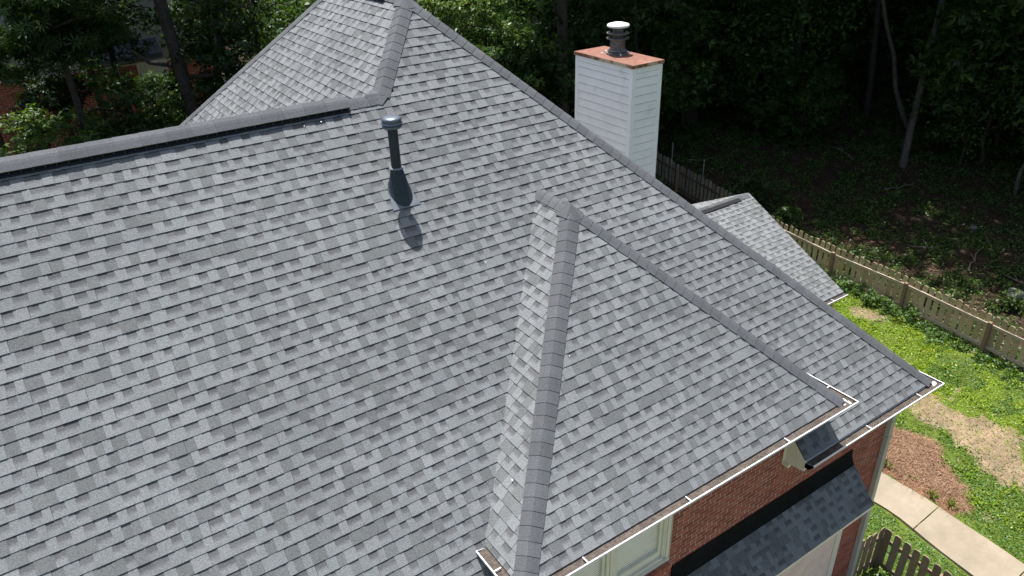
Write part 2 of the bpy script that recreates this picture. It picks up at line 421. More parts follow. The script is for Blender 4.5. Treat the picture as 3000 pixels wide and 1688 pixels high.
# --- the slopes --------------------------------------------------------------
RIDGE_L, APEX_Y, XA, HLX, BKY = 4.90, 5.95, -5.75, 11.7, 14.36
RGY = BKY - APEX_Y                          # rear end of the top ridge
main = Slope((0, 0, 0), (1, 0, 0), (0, 1, 1))
def main_planes(u, v):
    y = v * S2
    pl = [(1, S2, .2)]                                           # right hip  x + y <= .2
    if y > 4.97 or (y > 4.8 and u > -6.6): pl.append((-1, S2, HLX))   # left upper hip x - y >= -11.3
    else:
        pl.append((0, 1, RIDGE_L / S2))
    if -12 < u < 1:
        if y < 3.62:
            if y > 3.2: pass
            elif u - y < -8.7 + .12 and y > .76: pl.append((1, -S2, -8.7 + .03))
            elif u < -7.5 and y <= .76: pl.append((1, 0, -7.6))
            elif u + y > -1.72 and y > .76: pl.append((-1, -S2, 1.6 + .03))
            elif u > -3.2 and y <= .80: pl.append((-1, 0, 3.03))
            else: return None
    if u > .6: return None
    return pl
left = Slope((-HLX, 0, 0), (0, -1, 0), (1, 0, 1))               # faces -x, courses run along y; u = -y
def left_planes(u, v):
    return [(0, 1, APEX_Y / S2), (1, S2, 0.0), (-1, S2, BKY)]      # ridge, front hip, back hip
right = Slope((.2, 0, 0), (0, 1, 0), (-1, 0, 1))
def right_planes(u, v): return [(-1, S2, 0.0), (1, S2, BKY), (0, 1, APEX_Y / S2)]
back = Slope((0, BKY, 0), (-1, 0, 0), (0, -1, 1))
WZ = .76
wingF = Slope((0, 0, WZ), (1, 0, 0), (0, 1, 1))                  # z = y + .76
def wingF_planes(u, v): return [(1, S2, -1.6 - WZ), (-1, S2, 8.7 - WZ)]
wingL = Slope((-8.7, 0, 0), (0, -1, 0), (1, 0, 1))               # z = x + 8.7
def wingL_planes(u, v):
    if v * S2 < WZ - .06: return None
    # valley with main: z < y -> stay where z > y :  v*S2 >= -u ... ; hip with wingF: z <= y + .76
    return [(-1, -S2, 0.0), (1, S2, WZ), (0, 1, 3.54 / S2), (0, -1, -WZ / S2)]
wingR = Slope((-1.6, 0, 0), (0, 1, 0), (-1, 0, 1))
def wingR_planes(u, v):
    if v * S2 < WZ - .06: return None
    return [(1, -S2, 0.0), (-1, S2, WZ), (0, 1, 3.54 / S2), (0, -1, -WZ / S2)]
EXR, EXZ, EXY = 5.05, -1.99, 4.60
ca, sa = math.cos(math.radians(26.57)), math.sin(math.radians(26.57))
ext = Slope((0, EXY, EXZ), (1, 0, 0), (0, ca, sa))
EXV = 3.285 / ca                                                  # slope length to the ridge at y = 7.885
def ext_planes(u, v): return [(1, 0, EXR), (-1, 0, .2), (0, 1, EXV)]
extB = Slope((0, EXY + 2 * 3.285, EXZ), (-1, 0, 0), (0, -ca, sa))
def extB_planes(u, v): return [(-1, 0, EXR), (1, 0, .2), (0, 1, EXV)]

def deck_poly(sl, uv, d=-.012): return [sl.pt(u, v, d) for u, v in uv]

roof_mb = MB()
V = lambda z: z / S2
for sl, uv in ((main, [(-16.5, V(.4)), (-.2, V(.4)), (-4.7, V(4.9)), (-16.5, V(4.9))]), (main, [(-16.5, 0), (-7.6, 0), (-7.6, V(.4)), (-16.5, V(.4))]), (main, [(-3.03, 0), (.2, 0), (-.2, V(.4)), (-3.03, V(.4))]), (main, [(-6.8, V(4.9)), (-4.7, V(4.9)), (XA, V(APEX_Y))]),
               (left, [(0, 0), (-APEX_Y, V(APEX_Y)), (-RGY, V(APEX_Y)), (-BKY, 0)]), (right, [(0, 0), (BKY, 0), (RGY, V(APEX_Y)), (APEX_Y, V(APEX_Y))]),
               (back, [(-.2, 0), (HLX, 0), (-XA, V(APEX_Y))])):
    roof_mb.face(deck_poly(sl, uv))
roof_mb.face([Vector((-16.5, 4.9, 4.885)), Vector((-6.8, 4.9, 4.885)), Vector((-11.7, 9.8, -.015)), Vector((-16.5, 9.8, -.015))])
for sl, uv in ((wingF, [(-8.7 + WZ, 0), (-1.6 - WZ, 0), (-5.15, V(2.79))]), (wingL, [(0, V(WZ)), (-WZ, V(WZ)), (-3.55, V(3.55)), (-2.79, V(3.55))]),
               (wingR, [(0, V(WZ)), (2.79, V(3.55)), (3.55, V(3.55)), (WZ, V(WZ))])):
    roof_mb.face(deck_poly(sl, uv))
for sl, uv in ((ext, [(-.2, 0), (EXR, 0), (EXR, EXV), (-.2, EXV)]), (extB, [(.2, 0), (-EXR, 0), (-EXR, EXV), (.2, EXV)])):
    roof_mb.face(deck_poly(sl, uv))
roof = roof_mb.obj('roof', M['deck'], house)

tabs = []
rg = random.Random(11)
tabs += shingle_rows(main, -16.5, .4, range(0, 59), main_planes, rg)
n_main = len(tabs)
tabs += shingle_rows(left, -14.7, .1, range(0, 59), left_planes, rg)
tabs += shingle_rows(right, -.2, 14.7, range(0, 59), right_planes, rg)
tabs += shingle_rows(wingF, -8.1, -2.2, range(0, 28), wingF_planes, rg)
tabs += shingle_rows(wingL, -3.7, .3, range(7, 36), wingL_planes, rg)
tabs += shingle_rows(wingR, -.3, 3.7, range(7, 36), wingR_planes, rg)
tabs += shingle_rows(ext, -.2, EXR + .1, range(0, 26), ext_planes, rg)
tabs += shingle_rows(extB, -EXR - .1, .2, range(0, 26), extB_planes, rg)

# the 300 that show largest become objects of their own, the rest one part
camf = Vector((math.sin(math.radians(33.27)) * math.cos(math.radians(28.76)), math.cos(math.radians(33.27)) * math.cos(math.radians(28.76)), -math.sin(math.radians(28.76))))
camr = Vector((math.cos(math.radians(33.27)), -math.sin(math.radians(33.27)), 0)); camu = camr.cross(camf)
def in_view(p, mx=.66, my=.37):
    d = p - CAM; f = d.dot(camf)
    return f > 0 and abs(d.dot(camr) / f) < mx and abs(d.dot(camu) / f) < my
def tab_key(t):
    sl, u0, u1, v0, v1 = t[:5]; c = sl.pt((u0 + u1) / 2, (v0 + v1) / 2); d = c - CAM
    if not in_view(c): return 0
    return (u1 - u0) * abs(sl.n.dot(d.normalized())) / d.length_squared
order = sorted(range(len(tabs)), key=lambda i: -tab_key(tabs[i]))
single = set(order[:300])
cache = {}
field = MB()
for i, t in enumerate(tabs):
    sl, u0, u1, v0, v1 = t[:5]
    if i in single:
        org = sl.pt(u0, v0); key = (id(sl), round(u1 - u0, 3), t[5], t[8], t[9])
        full = clip([(u0, v0), (u1, v0), (u1, v1), (u0, v1)], t[10])
        whole = len(full) == 4 and abs(sum(full[k][0] * full[(k + 1) % 4][1] - full[(k + 1) % 4][0] * full[k][1] for k in range(4)) / 2 - (u1 - u0) * (v1 - v0)) < 1e-6
        me = cache.get(key) if whole else None
        if me is None:
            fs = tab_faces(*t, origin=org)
            if not fs: continue
            b = MB()
            for p, c in fs: b.face(p, 0, c)
            me = b.mesh('shingle', M['shingle'])
            if whole: cache[key] = me
        link('shingle', me, roof, loc=org)
    else:
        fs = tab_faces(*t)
        if fs:
            for p, c in fs: field.face(p, 0, c)
field.obj('shingles', M['shingle'], roof, kind='stuff')

# --- ridge and hip caps -------------------------------------------------------
def caps(a, b, n1, n2, half=.150, lift=0., e=.158):
    """caps from a (low end) to b; n1, n2 the normals of the two slopes"""
    a, b = Vector(a), Vector(b); t = (b - a).normalized(); L = (b - a).length; n1, n2 = Vector(n1), Vector(n2)
    w1 = t.cross(n1); w1 = w1 if w1.z < 0 else -w1
    w2 = t.cross(n2); w2 = w2 if w2.z < 0 else -w2
    up = (n1 + n2).normalized(); m = MB(); ln = e + .03
    def ring(s, h):
        c = t * s
        return [c + w1 * half + n1 * h, c + w1 * half * .40 + n1 * (h + .004), c + w1 * half * .14 + n1 * (h + .002), c + up * (h + .001), c + w2 * half * .14 + n2 * (h + .002), c + w2 * half * .40 + n2 * (h + .004), c + w2 * half + n2 * h]
    r0, r1 = ring(0, .0165 + lift), ring(ln, .0115 + lift)
    for i in range(6): m.face([r0[i], r0[i + 1], r1[i + 1], r1[i]])
    d0 = ring(0, -.012 if not lift > .02 else lift - .002)
    for i in range(6): m.face([r0[i + 1], r0[i], d0[i], d0[i + 1]])
    b0, b1 = [p - n1 * (.016) if k < 3 else p - n2 * .016 for k, p in enumerate(r0)], [p - n1 * .012 if k < 3 else p - n2 * .012 for k, p in enumerate(r1)]
    m.face([r0[0], r1[0], b1[0], b0[0]]); m.face([r1[6], r0[6], b0[6], b1[6]])
    me = m.mesh('ridge_cap', M['cap']); k = 0; s = 0.
    while s + e <= L + 1e-6:
        j = rnd.uniform(-.004, .004)
        link('ridge_cap', me, roof, loc=a + t * (s + j)); s += e
nF, nL, nR, nB = (0, -S2, S2), (-S2, 0, S2), (S2, 0, S2), (0, S2, S2)
caps((.17, .03, .03), (XA, APEX_Y, APEX_Y), nF, nR)                                   # right front hip
caps((-6.80, 4.90, 4.90), (XA, APEX_Y, APEX_Y), nF, nL, half=.15)                     # left upper hip
caps((-7.30, 4.90, 4.90), (-6.74, 4.90, 4.90), nF, nB)                                # ridge right of the vent
caps((-13.2, 4.90, 4.90), (-7.27, 4.90, 4.90), nF, nB, half=.14, lift=.052, e=.28)    # caps over the ridge vent
caps((-8.40, 11.06, 3.30), (XA, RGY, APEX_Y), nB, nL)                                   # left back hip
caps((XA, APEX_Y + .06, APEX_Y), (XA, 6.5, APEX_Y), nL, nR, half=.15, lift=.004)
caps((XA, 6.45, APEX_Y), (XA, RGY, APEX_Y), nL, nR, half=.14, lift=.052, e=.28)
caps((-8.7 + WZ + .02, .02, WZ + .02), (-5.15, 2.79, 3.55), nF, nL)                   # dormer hips and ridge
caps((-1.6 - WZ - .02, .02, WZ + .02), (-5.15, 2.79, 3.55), nF, nR)
caps((-5.15, 2.86, 3.55), (-5.15, 3.52, 3.55), nL, nR, half=.14, lift=.004)
nE, nEB = (0, -sa, ca), (0, sa, ca)
caps((.2, 7.885, EXZ + 3.285 * .5), (EXR, 7.885, EXZ + 3.285 * .5), nE, nEB, half=.15, e=.25)

# mitred patches where the caps meet
p = MB()
def patch(c, arms, h=.03, w=.14):
    c = Vector(c) + Vector((0, 0, h))
    pts = [c + Vector(a) for a in arms]
    for i in range(len(pts)): p.face([c, pts[i], pts[(i + 1) % len(pts)]])
patch((-6.80, 4.90, 4.90), [(-.20, 0, .010), (-.17, -.09, -.090), (-.02, -.13, -.128), (.10, -.06, -.055), (.12, .12, .118), (-.04, .10, .045)], .022)
p.obj('ridge_cap', M['cap'], roof)
for c_ in ((-5.15, 2.79, 3.55), (XA, APEX_Y, APEX_Y)):       # bent cap closing the end of a ridge over the two hips
    p = MB(); patch(c_, [(-.155, .13, -.155), (-.15, -.10, -.14), (-.06, -.17, -.172), (.06, -.17, -.172), (.15, -.10, -.14), (.155, .13, -.155), (0, .16, .0)], .031)
    p.obj('ridge_cap', M['cap'], roof)

# --- ridge vents: black louvred strip under the raised caps ------------------------------------------
def ridge_vent(name, a, b, dn, n, off, tick, hh=.048):
    a, b, dn, n = Vector(a), Vector(b), Vector(dn), Vector(n); t = (b - a).normalized(); L = (b - a).length
    m = MB(); x = MB()
    def bar(mb, s0, s1, d0, d1, h0, h1):
        P = [a + t * s + dn * d + n * h for s in (s0, s1) for d in (d0, d1) for h in (h0, h1)]
        for q in ((0, 1, 3, 2), (4, 6, 7, 5), (0, 4, 5, 1), (2, 3, 7, 6), (1, 5, 7, 3), (0, 2, 6, 4)): mb.face([P[i] for i in q])
    bar(m, 0, L, off - .12, off - .012, .002, hh); bar(m, 0, L, off - .014, off + hh * .7, .001, hh * .3)
    o = m.obj(name, M['black'], roof)
    s = .05
    while s < L - .03:
        bar(x, s, s + .007, off - .014, off + .010, hh * .3, hh * .9); s += tick
    x.obj('louver', M['fin'], o, kind='stuff')
ridge_vent('ridge_vent', (-13.2, 4.90, 4.90), (-7.28, 4.90, 4.90), (0, -S2, -S2), nF, .145, .115)
ridge_vent('ridge_vent', (XA, RGY, APEX_Y), (XA, 6.5, APEX_Y), (-S2, 0, -S2), nL, .15, .115)
ridge_vent('ridge_vent', (3.10, 7.885, EXZ + 1.6425), (4.58, 7.885, EXZ + 1.6425), (0, -ca, -sa), nE, .19, .115, .028)

# --- eaves: fascia, soffit, gutters -----------------------------------------------------------------------
fas = MB()
fas.box((-16.5, .004, -.20), (-7.6, .03, -.03)); fas.box((-3.0, .004, -.20), (.17, .03, -.03)); fas.box((.145, .03, -.20), (.17, 14.3, -.03))
fas.box((-7.93, .004, WZ - .20), (-2.37, .03, WZ - .03)); fas.box((-7.93, .03, WZ - .20), (-7.905, .9, WZ - .03)); fas.box((-2.395, .03, WZ - .20), (-2.37, .9, WZ - .03))
fas.box((-16.5, .03, -.22), (-7.6, .36, -.20)); fas.box((-3.0, .03, -.22), (.145, .36, -.20)); fas.box((-.1, .36, -.22), (.145, 14.3, -.20))
fas.box((-7.905, .03, WZ - .22), (-2.395, .36, WZ - .20)); fas.box((-7.905, .36, WZ - .22), (-7.58, .9, WZ - .20)); fas.box((-2.72, .36, WZ - .22), (-2.395, .9, WZ - .20))
fas.box((.3, EXY + .004, EXZ - .2), (EXR, EXY + .03, EXZ - .03)); fas.box((.3, EXY + .03, EXZ - .22), (EXR - .02, EXY + .3, EXZ - .20))
# rake boards of the low roof at the right
for k in (0, 1):
    y0, y1 = (EXY, 7.885) if k == 0 else (EXY + 6.57, 7.885)
    fas.prism([(EXR - .03, y0, EXZ - .03), (EXR - .03, y1, EXZ + 1.61), (EXR - .03, y1, EXZ + 1.45), (EXR - .03, y0, EXZ - .19)], (.028, 0, 0))
fas.obj('fascia', M['trim'], house)
# boxed return at the left end of the lower eave, under the dormer gutter
rb = MB()
rb.prism([(-3.03, -.005, -.03), (-3.03, .345, .32), (-3.03, .345, -.26), (-3.03, .22, -.24), (-3.03, -.005, -.20)], (.026, 0, 0))
rb.box((-3.06, .335, -.27), (-3.02, .35, .33)); rb.box((-3.05, .24, -.31), (-2.99, .345, -.255))
rb.obj('rake_board', M['trim'], house, label='cream triangular end board of the lower eave under the dormer gutter')

def gutter(a, b, out, m0=0., m1=0., hang=(), capa=True, capb=True, name='gutter', w=.138, dark=None):
    """trough from a to b hung on the side 'out'; m0/m1 mitre factors at the ends"""
    a, b, out = Vector(a), Vector(b), Vector(out); t = (b - a).normalized(); up = Vector((0, 0, 1))
    prof = [(0, -.035), (0, -.115), (.07, -.115), (w, -.028), (w, 0), (w - .014, .0), (w - .014, -.010), (w - .010, -.022), (.105, -.034), (.004, -.030), (.004, -.028)]
    m = MB(); n = len(prof)
    A = [a + out * d + up * z - t * (m0 * d) for d, z in prof]; B = [b + out * d + up * z + t * (m1 * d) for d, z in prof]
    for i in range(n):
        j = (i + 1) % n; m.face([A[i], B[i], B[j], A[j]], 1 if i in (6, 7, 8, 9) else 0)
    def endcap(X, s):
        m.face([X[0], X[1], X[2], X[3], X[4]], 0)
        m.prism([X[0], X[1], X[2], X[3], X[4]], t * s)
    if capa: endcap(A, .004)
    if capb: endcap(B, -.004)
    g = m.obj(name, [M['white'], M['gutdirt']], house)
    for s in hang:
        h = MB(); c = a + t * s
        h.box((-.007, .03, 0), (.007, w - .01, .006), M_=Matrix(((t.x, out.x, 0, c.x), (t.y, out.y, 0, c.y), (0, 0, 1, .001 + c.z - .004), (0, 0, 0, 1))))
        h.obj('hanger', M['white'], g)
    return g
GZ = -.012
gutter((-3.03, 0, GZ), (.2, 0, GZ), (0, -1, 0), 0, 1, hang=(1.40, 2.74), capb=False)
gutter((.2, 0, GZ), (.2, BKY, GZ), (1, 0, 0), 1, 1, hang=(.55, 1.75, 2.95), capa=False)
gutter((-16.5, 0, GZ), (-7.6, 0, GZ), (0, -1, 0), 0, 0, hang=(5.0, 6.2))
WG = WZ + .012
gutter((-8.7 + WZ, 0, WG), (-1.6 - WZ, 0, WG), (0, -1, 0), 1, 1, hang=(.79, 2.39, 4.23), capa=False, capb=False)
gutter((-1.6 - WZ, 0, WG), (-1.6 - WZ, .84, WG), (1, 0, 0), 1, 0, hang=(.33,), capa=False)
gutter((-8.7 + WZ, .74, WG), (-8.7 + WZ, 0, WG), (-1, 0, 0), 0, 1, hang=(.36,), capb=False)
gutter((.3, EXY, EXZ - .012), (EXR, EXY, EXZ - .012), (0, -1, 0), 0, 0, hang=(4.2,))
# dabs of sealant in the gutter corners and dark debris at the main eave
sm = MB()
for cx, cy, cz, sx, sy in ((.2, 0, GZ, 1, -1), (-1.6 - WZ, 0, WG, 1, -1), (-8.7 + WZ, 0, WG, -1, -1)):
    for k in range(6):
        q = rnd.uniform(-.10, .10); d = .05 + rnd.uniform(-.03, .03)
        c = Vector((cx + sx * (d + min(q, 0)), cy + sy * (d - max(q, 0)) , cz - .055))
        r = rnd.uniform(.010, .022); ang = rnd.uniform(0, 3)
        sm.box((-r * 1.6, -r * .6, 0), (r * 1.6, r * .6, .03), M_=Matrix.Translation(c) @ Matrix.Rotation(ang, 4, 'Z'))
sm.obj('sealant', M['seal'], house)

# downspout and corner board at the right end of the brick wall
d = MB()
d.box((-.195, .262, -5.0), (-.085, .342, -.22)); d.box((-.083, .30, -5.0), (-.02, .40, -.22))
for z in (-1.2, -3.4): d.box((-.205, .256, z), (-.075, .345, z + .04))
d.obj('downspout', M['beige'], house)
dl = MB(); dl.tube([(4.55, EXY - .06, EXZ - .10), (4.55, EXY - .06, EXZ - .24), (4.55, EXY + .22, EXZ - .42), (4.55, EXY + .25, -4.7)], [.045] * 4, 10)
dl.obj('downspout', M['trim'], house, smooth=True)

# --- walls -----------------------------------------------------------------------------------------------------
WY = .345; WM = WY + .004
wall = MB()
wall.face([(-5.285, WM, -5.2), (-.1, WM, -5.2), (-.1, WM, .34), (-5.285, WM, .34)]); wall.face([(-5.285, WM, .34), (-2.7, WM, .34), (-2.7, WM, .75), (-5.285, WM, .75)])
wall.face([(-7.6, WM, -5.2), (-5.285, WM, -5.2), (-5.285, WM, -.93), (-7.6, WM, -.93)]); wall.face([(-5.288, WM, -.93), (-5.288, WM, .75), (-5.288, WM + .11, .75), (-5.288, WM + .11, -.93)])
wall.face([(-7.6, WM, -.93), (-7.42, WM, -.93), (-7.42, WM, .75), (-7.6, WM, .75)])
wall.face([(-7.6, WM, -5.2), (-7.6, WM, .9), (-7.6, 1.6, .9), (-7.6, 1.6, -5.2)]); wall.face([(-2.7, WM, .0), (-2.7, 1.2, .0), (-2.7, 1.2, .9), (-2.7, WM, .9)])
wall.face([(-16.4, WM, -5.2), (-7.6, WM, -5.2), (-7.6, WM, .3), (-16.4, WM, .3)])
wall.face([(-.1, WM, -5.2), (-.1, 14.0, -5.2), (-.1, 14.0, -.1), (-.1, WM, -.1)])
wall.face([(-.1, 14.0, -5.2), (-11, 14.0, -5.2), (-11, 14.0, -.1), (-.1, 14.0, -.1)]); wall.face([(-16.4, WM, -5.2), (-16.4, WM, .3), (-16.4, 4.9, 4.8), (-16.4, 9.5, .2), (-16.4, 9.5, -5.2)])
wall.face([(-16.4, 9.5, -5.2), (-16.4, 9.5, .2), (-11, 9.5, .2), (-11, 9.5, -5.2)]); wall.face([(-11, 9.5, -5.2), (-11, 9.5, .2), (-11, 14.0, .2), (-11, 14.0, -5.2)])
wallo = wall.obj('wall', M['mortar'], house)
sw = MB()
sw.box((-.09, EXY + .3, -5.2), (EXR - .1, EXY + 6.25, EXZ - .15)); sw.prism([(EXR - .1, EXY + .3, EXZ - .15), (EXR - .1, 7.885, EXZ + 1.5), (EXR - .1, EXY + 6.25, EXZ - .15)], (-.1, 0, 0))
sw.obj('side_wall', M['siding'], house, label='low side wall below the small gabled roof at the right')

BR, BL, BH = .0677, .203, .189
BCOL = [(.29, .088, .056), (.26, .077, .051), (.32, .100, .064), (.225, .068, .046), (.34, .118, .076), (.27, .090, .062)]
bricks = []
zr = -5.15; row = 0
def bextent(z):
    """x spans that carry brick at height z"""
    zt = z + BR
    sp = []
    if z > -1.30:
        if zt < .0: sp.append((-5.283, -.10))
        elif zt < .56: sp.append((-5.283, -2.72))
    else: sp.append((-1.20 if z > -2.9 else -.775, -.10))
    if zt < -.93 and z > -2.6: sp.append((-7.58, -5.283 if z <= -1.30 else -5.283))
    return sp
while zr < .56:
    for (xa, xb) in bextent(zr):
        x = xa - (0 if row % 2 == 0 else BL / 2)
        while x < xb:
            lo, hi = max(x, xa), min(x + BH, xb)
            if hi - lo > .03:
                bricks.append((lo, hi, zr + .004, zr + BR - .0095, abs(lo - (-5.283)) < .001))
            x += BL
    zr += BR; row += 1
def brick_key(b):
    c = Vector(((b[0] + b[1]) / 2, WY, (b[2] + b[3]) / 2)); dd = c - CAM
    if not in_view(c): return 0
    if c.x < -2.4 and c.z > .40: return 0
    if c.x < -.9 and c.z < -1.02: return 0
    return (b[1] - b[0]) * (-dd.normalized().y * -1) / dd.length_squared
bo = sorted(range(len(bricks)), key=lambda i: -brick_key(bricks[i])); bsingle = set(bo[:300])
bc = {}; bfield = MB(); rb_ = random.Random(5)
for i, (x0, x1, z0, z1, jamb) in enumerate(bricks):
    ci = rb_.randrange(len(BCOL)); pr = rb_.choice([0, .001, .002]); dep = .105 if jamb else .018
    if i in bsingle:
        key = (round(x1 - x0, 3), ci, pr, jamb)
        if key not in bc:
            m = MB(); m.box((0, -pr, 0), (x1 - x0, dep, z1 - z0), 0, BCOL[ci], skip='k'); bc[key] = m.mesh('brick', M['brick'])
        link('brick', bc[key], wallo, loc=(x0, WY, z0))
    else:
        bfield.box((x0, WY - pr, z0), (x1, WY + dep, z1), 0, BCOL[ci], skip='k')
# rowlock sill under the window
for k in range(26):
    x0 = -7.42 + k * .0815
    bfield.box((x0, WY - .06, -.945), (x0 + .070, WY + .10, -.855), 0, BCOL[rb_.randrange(6)], M_=Matrix.Translation((0, 0, 0)))
bfield.obj('bricks', M['brick'], wallo, kind='stuff')
sb = MB(); sb.box((-7.42, WY - .05, -.94), (-5.295, WY + .1, -.865)); sb.obj('sill_bed', M['mortar'], house)

# --- windows under the dormer eave -------------------------------------------------------------------------------
def window(x0, x1):
    z0, z1, y = -.80, .53, WY + .075
    f = MB()
    f.box((x0, y - .03, z0), (x0 + .055, y + .05, z1)); f.box((x1 - .055, y - .03, z0), (x1, y + .05, z1))
    f.box((x0 + .055, y - .045, z0), (x1 - .055, y + .05, z0 + .045)); f.box((x0 + .055, y - .03, z1 - .05), (x1 - .055, y + .05, z1))
    w = f.obj('window', M['trim'], house)
    s = MB(); a, b, c, e = x0 + .057, x1 - .057, z0 + .047, z1 - .052
    s.box((a, y - .005, c), (a + .05, y + .04, e)); s.box((b - .05, y - .005, c), (b, y + .04, e)); s.box((a + .05, y - .012, c), (b - .05, y + .04, c + .115)); s.box((a + .05, y - .005, e - .05), (b - .05, y + .04, e))
    s.obj('sash', M['trim'], w)
    g = MB(); g.box((a + .05, y + .012, c + .115), (b - .05, y + .018, e - .05)); g.obj('pane', M['glass'], w)
    bl = MB(); zz = c + .10
    n = 30
    for i in range(n): 
        za, zb = zz + (e - zz) * i / n, zz + (e - zz) * (i + 1) / n
        bl.face([(a + .03, y + .045, za), (b - .03, y + .045, za), (b - .03, y + .040, zb), (a + .03, y + .040, zb)])
    bl.face([(a, y + .2, c), (b, y + .2, c), (b, y + .2, e), (a, y + .2, e)])
    bl.obj('blind', M['blind'], w)
window(-6.300, -5.345); window(-7.40, -6.345)
wt = MB(); wt.box((-6.347, WY + .03, -.80), (-6.298, WY + .10, .53)); wt.box((-5.347, WY + .02, -.80), (-5.292, WY + .10, .53)); wt.box((-5.375, WY + .035, -.76), (-5.349, WY + .045, .53)); wt.box((-7.42, WY + .005, -.853), (-5.292, WY + .13, -.80))
wt.obj('window_trim', M['trim'], house)

# --- shingled hood above the garage door -----------------------------------------------------------------------------
AX0, AX1 = -5.235, -1.12
aw = MB()
aw.face([(AX0 + .02, .27, -1.26), (AX1 - .02, .27, -1.26), (AX1 - .02, -.20, -1.795), (AX0 + .02, -.20, -1.795)])
aw.prism([(AX0 + .02, .25, -1.28), (AX0 + .02, -.20, -1.80), (AX0 + .02, -.20, -1.90), (AX0 + .02, WY, -1.90), (AX0 + .02, WY, -1.28)], (AX1 - AX0 - .04, 0, 0))
awn = aw.obj('awning', M['trim'], house, label='shingled hood roof with black flashing above the garage door')
fl = MB()
fl.prism([(AX0, WY - .001, -1.005), (AX0, WY - .014, -1.005), (AX0, WY - .022, -1.125), (AX0, .262, -1.262), (AX0, .250, -1.275), (AX0, WY - .001, -1.275)], (AX1 - AX0, 0, 0))
fl.obj('flashing', M['flash'], awn)
aws = Slope((0, -.222, -1.79), (1, 0, 0), (0, .478, .525))
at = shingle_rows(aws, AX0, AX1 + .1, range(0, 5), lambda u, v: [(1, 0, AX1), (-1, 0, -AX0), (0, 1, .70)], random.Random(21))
am = MB()
for t in at:
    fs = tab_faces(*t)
    if fs:
        for pp, c in fs: am.face(pp, 0, c)
am.obj('shingles', M['shingle'], awn, kind='stuff')
gd = MB()
gd.box((-5.0, WY + .02, -5.0), (-.96, WY + .06, -1.9)); 
gdo = gd.obj('garage_door', mat('cream_door_panel', (.56, .55, .46), .55, noise=[(3, .05)]), house)
for xa, xb in ((-.955, -.80), (-5.2, -5.02)):
    gt = MB(); gt.box((xa, WY - .02, -5.0), (xb, WY + .06, -1.9)); gt.obj('door_frame', M['trim'], gdo)
for k in range(6):
    z = -5.0 + k * .52; q = MB(); q.box((-4.98, WY + .008, z + .01), (-.99, WY + .018, z + .51)); q.obj('door_panel', M['trim'], gdo)

# --- chimney ------------------------------------------------------------------------------------------------------------
CX0, CX1, CY0, CY1, CZ = -.10, .72, 7.16, 9.04, 3.87
ch = MB(); ch.box((CX0 + .03, CY0 + .03, -4.6), (CX1 - .03, CY1 - .03, CZ))
chim = ch.obj('chimney', M['deck'], house, label='white lap sided chimney with rusted metal cap')
ct = MB(); tw = .085
for x, y in ((CX0, CY0), (CX1, CY0), (CX0, CY1), (CX1, CY1)):
    sx = 1 if x == CX0 else -1; sy = 1 if y == CY0 else -1
    xa, xb = sorted((x - sx * .012, x + sx * tw)); ya, yb = sorted((y - sy * .012, y + sy * .012)); ct.box((xa, ya, -1.5), (xb, yb, CZ))
    xa, xb = sorted((x - sx * .0125, x + sx * .012)); ya, yb = sorted((y + sy * .0125, y + sy * tw)); ct.box((xa, ya, -1.5), (xb, yb, CZ))
ct.box((CX0 - .010, CY0 + tw, CZ - .11), (CX0 + .02, CY1 - tw, CZ)); ct.box((CX0 + tw, CY0 - .010, CZ - .11), (CX1 - tw, CY0 + .02, CZ))
ct.obj('corner_trim', M['siding'], chim)
z = CZ - .12; e7 = .1778; first = True
fm = {}
def board(L_, hgt_, axis):
    key = (round(L_, 3), round(hgt_, 3), axis)
    if key not in fm:
        m = MB()
        if axis == 'y':   # on the -x face, runs along y
            m.prism([(0.011, 0, .012), (-.011, 0, .012), (.003, 0, hgt_), (.011, 0, hgt_)], (0, L_, 0))
        else:
            m.prism([(0, .011, .012), (0, -.011, .012), (0, .003, hgt_), (0, .011, hgt_)], (L_, 0, 0))
        fm[key] = m.mesh('siding_board', M['siding'])
    return fm[key]
while z > -1.3:
    hh = e7 if not first else .12
    zb = z - hh
    link('siding_board', board(CY1 - CY0 - 2 * tw, hh, 'y'), chim, loc=(CX0 + .002, CY0 + tw, zb))
    link('siding_board', board(CX1 - CX0 - 2 * tw, hh, 'x'), chim, loc=(CX0 + tw, CY0 + .002, zb))
    z = zb; first = False
o = .035; cc = MB()
cx, cyy = (CX0 + CX1) / 2, (CY0 + CY1) / 2
q = [(CX0 - o, CY0 - o), (CX1 + o, CY0 - o), (CX1 + o, CY1 + o), (CX0 - o, CY1 + o)]
for i in range(4):
    a, b = q[i], q[(i + 1) % 4]
    cc.face([(*a, CZ + .075), (*b, CZ + .075), (cx, cyy, CZ + .11)], 0); cc.face([(*a, CZ + .002), (*b, CZ + .002), (*b, CZ + .075), (*a, CZ + .075)], 1)
cc.face([(*k, CZ + .002) for k in q[::-1]], 1)
cc.obj('chimney_cap', [M['rust'], M['rustedge']], chim, label='rusted sheet metal chimney cap')
f = MB(); fc = (cx + .02, cyy + .05, CZ + .095)
f.lathe([(.24, -.01), (.235, .035), (.20, .05), (.215, .075), (.185, .10), (.165, .115), (.165, .33), (.0, .33)], fc)
f.lathe([(.165, .30), (.24, .325), (.245, .345), (.17, .365)], fc); f.lathe([(.17, .40), (.24, .43), (.245, .45), (.17, .47)], fc)
f.lathe([(.125, .33), (.125, .58), (.0, .58)], fc)
for k in range(6):
    a = k * math.pi / 3 + .3; c = Vector(fc) + Vector((math.cos(a) * .165, math.sin(a) * .165, 0))
    f.box((-.012, -.004, .3), (.012, .004, .62), M_=Matrix.Translation(c) @ Matrix.Rotation(a + math.pi / 2, 4, 'Z'))
fo = f.obj('flue', M['oldmetal'], chim)
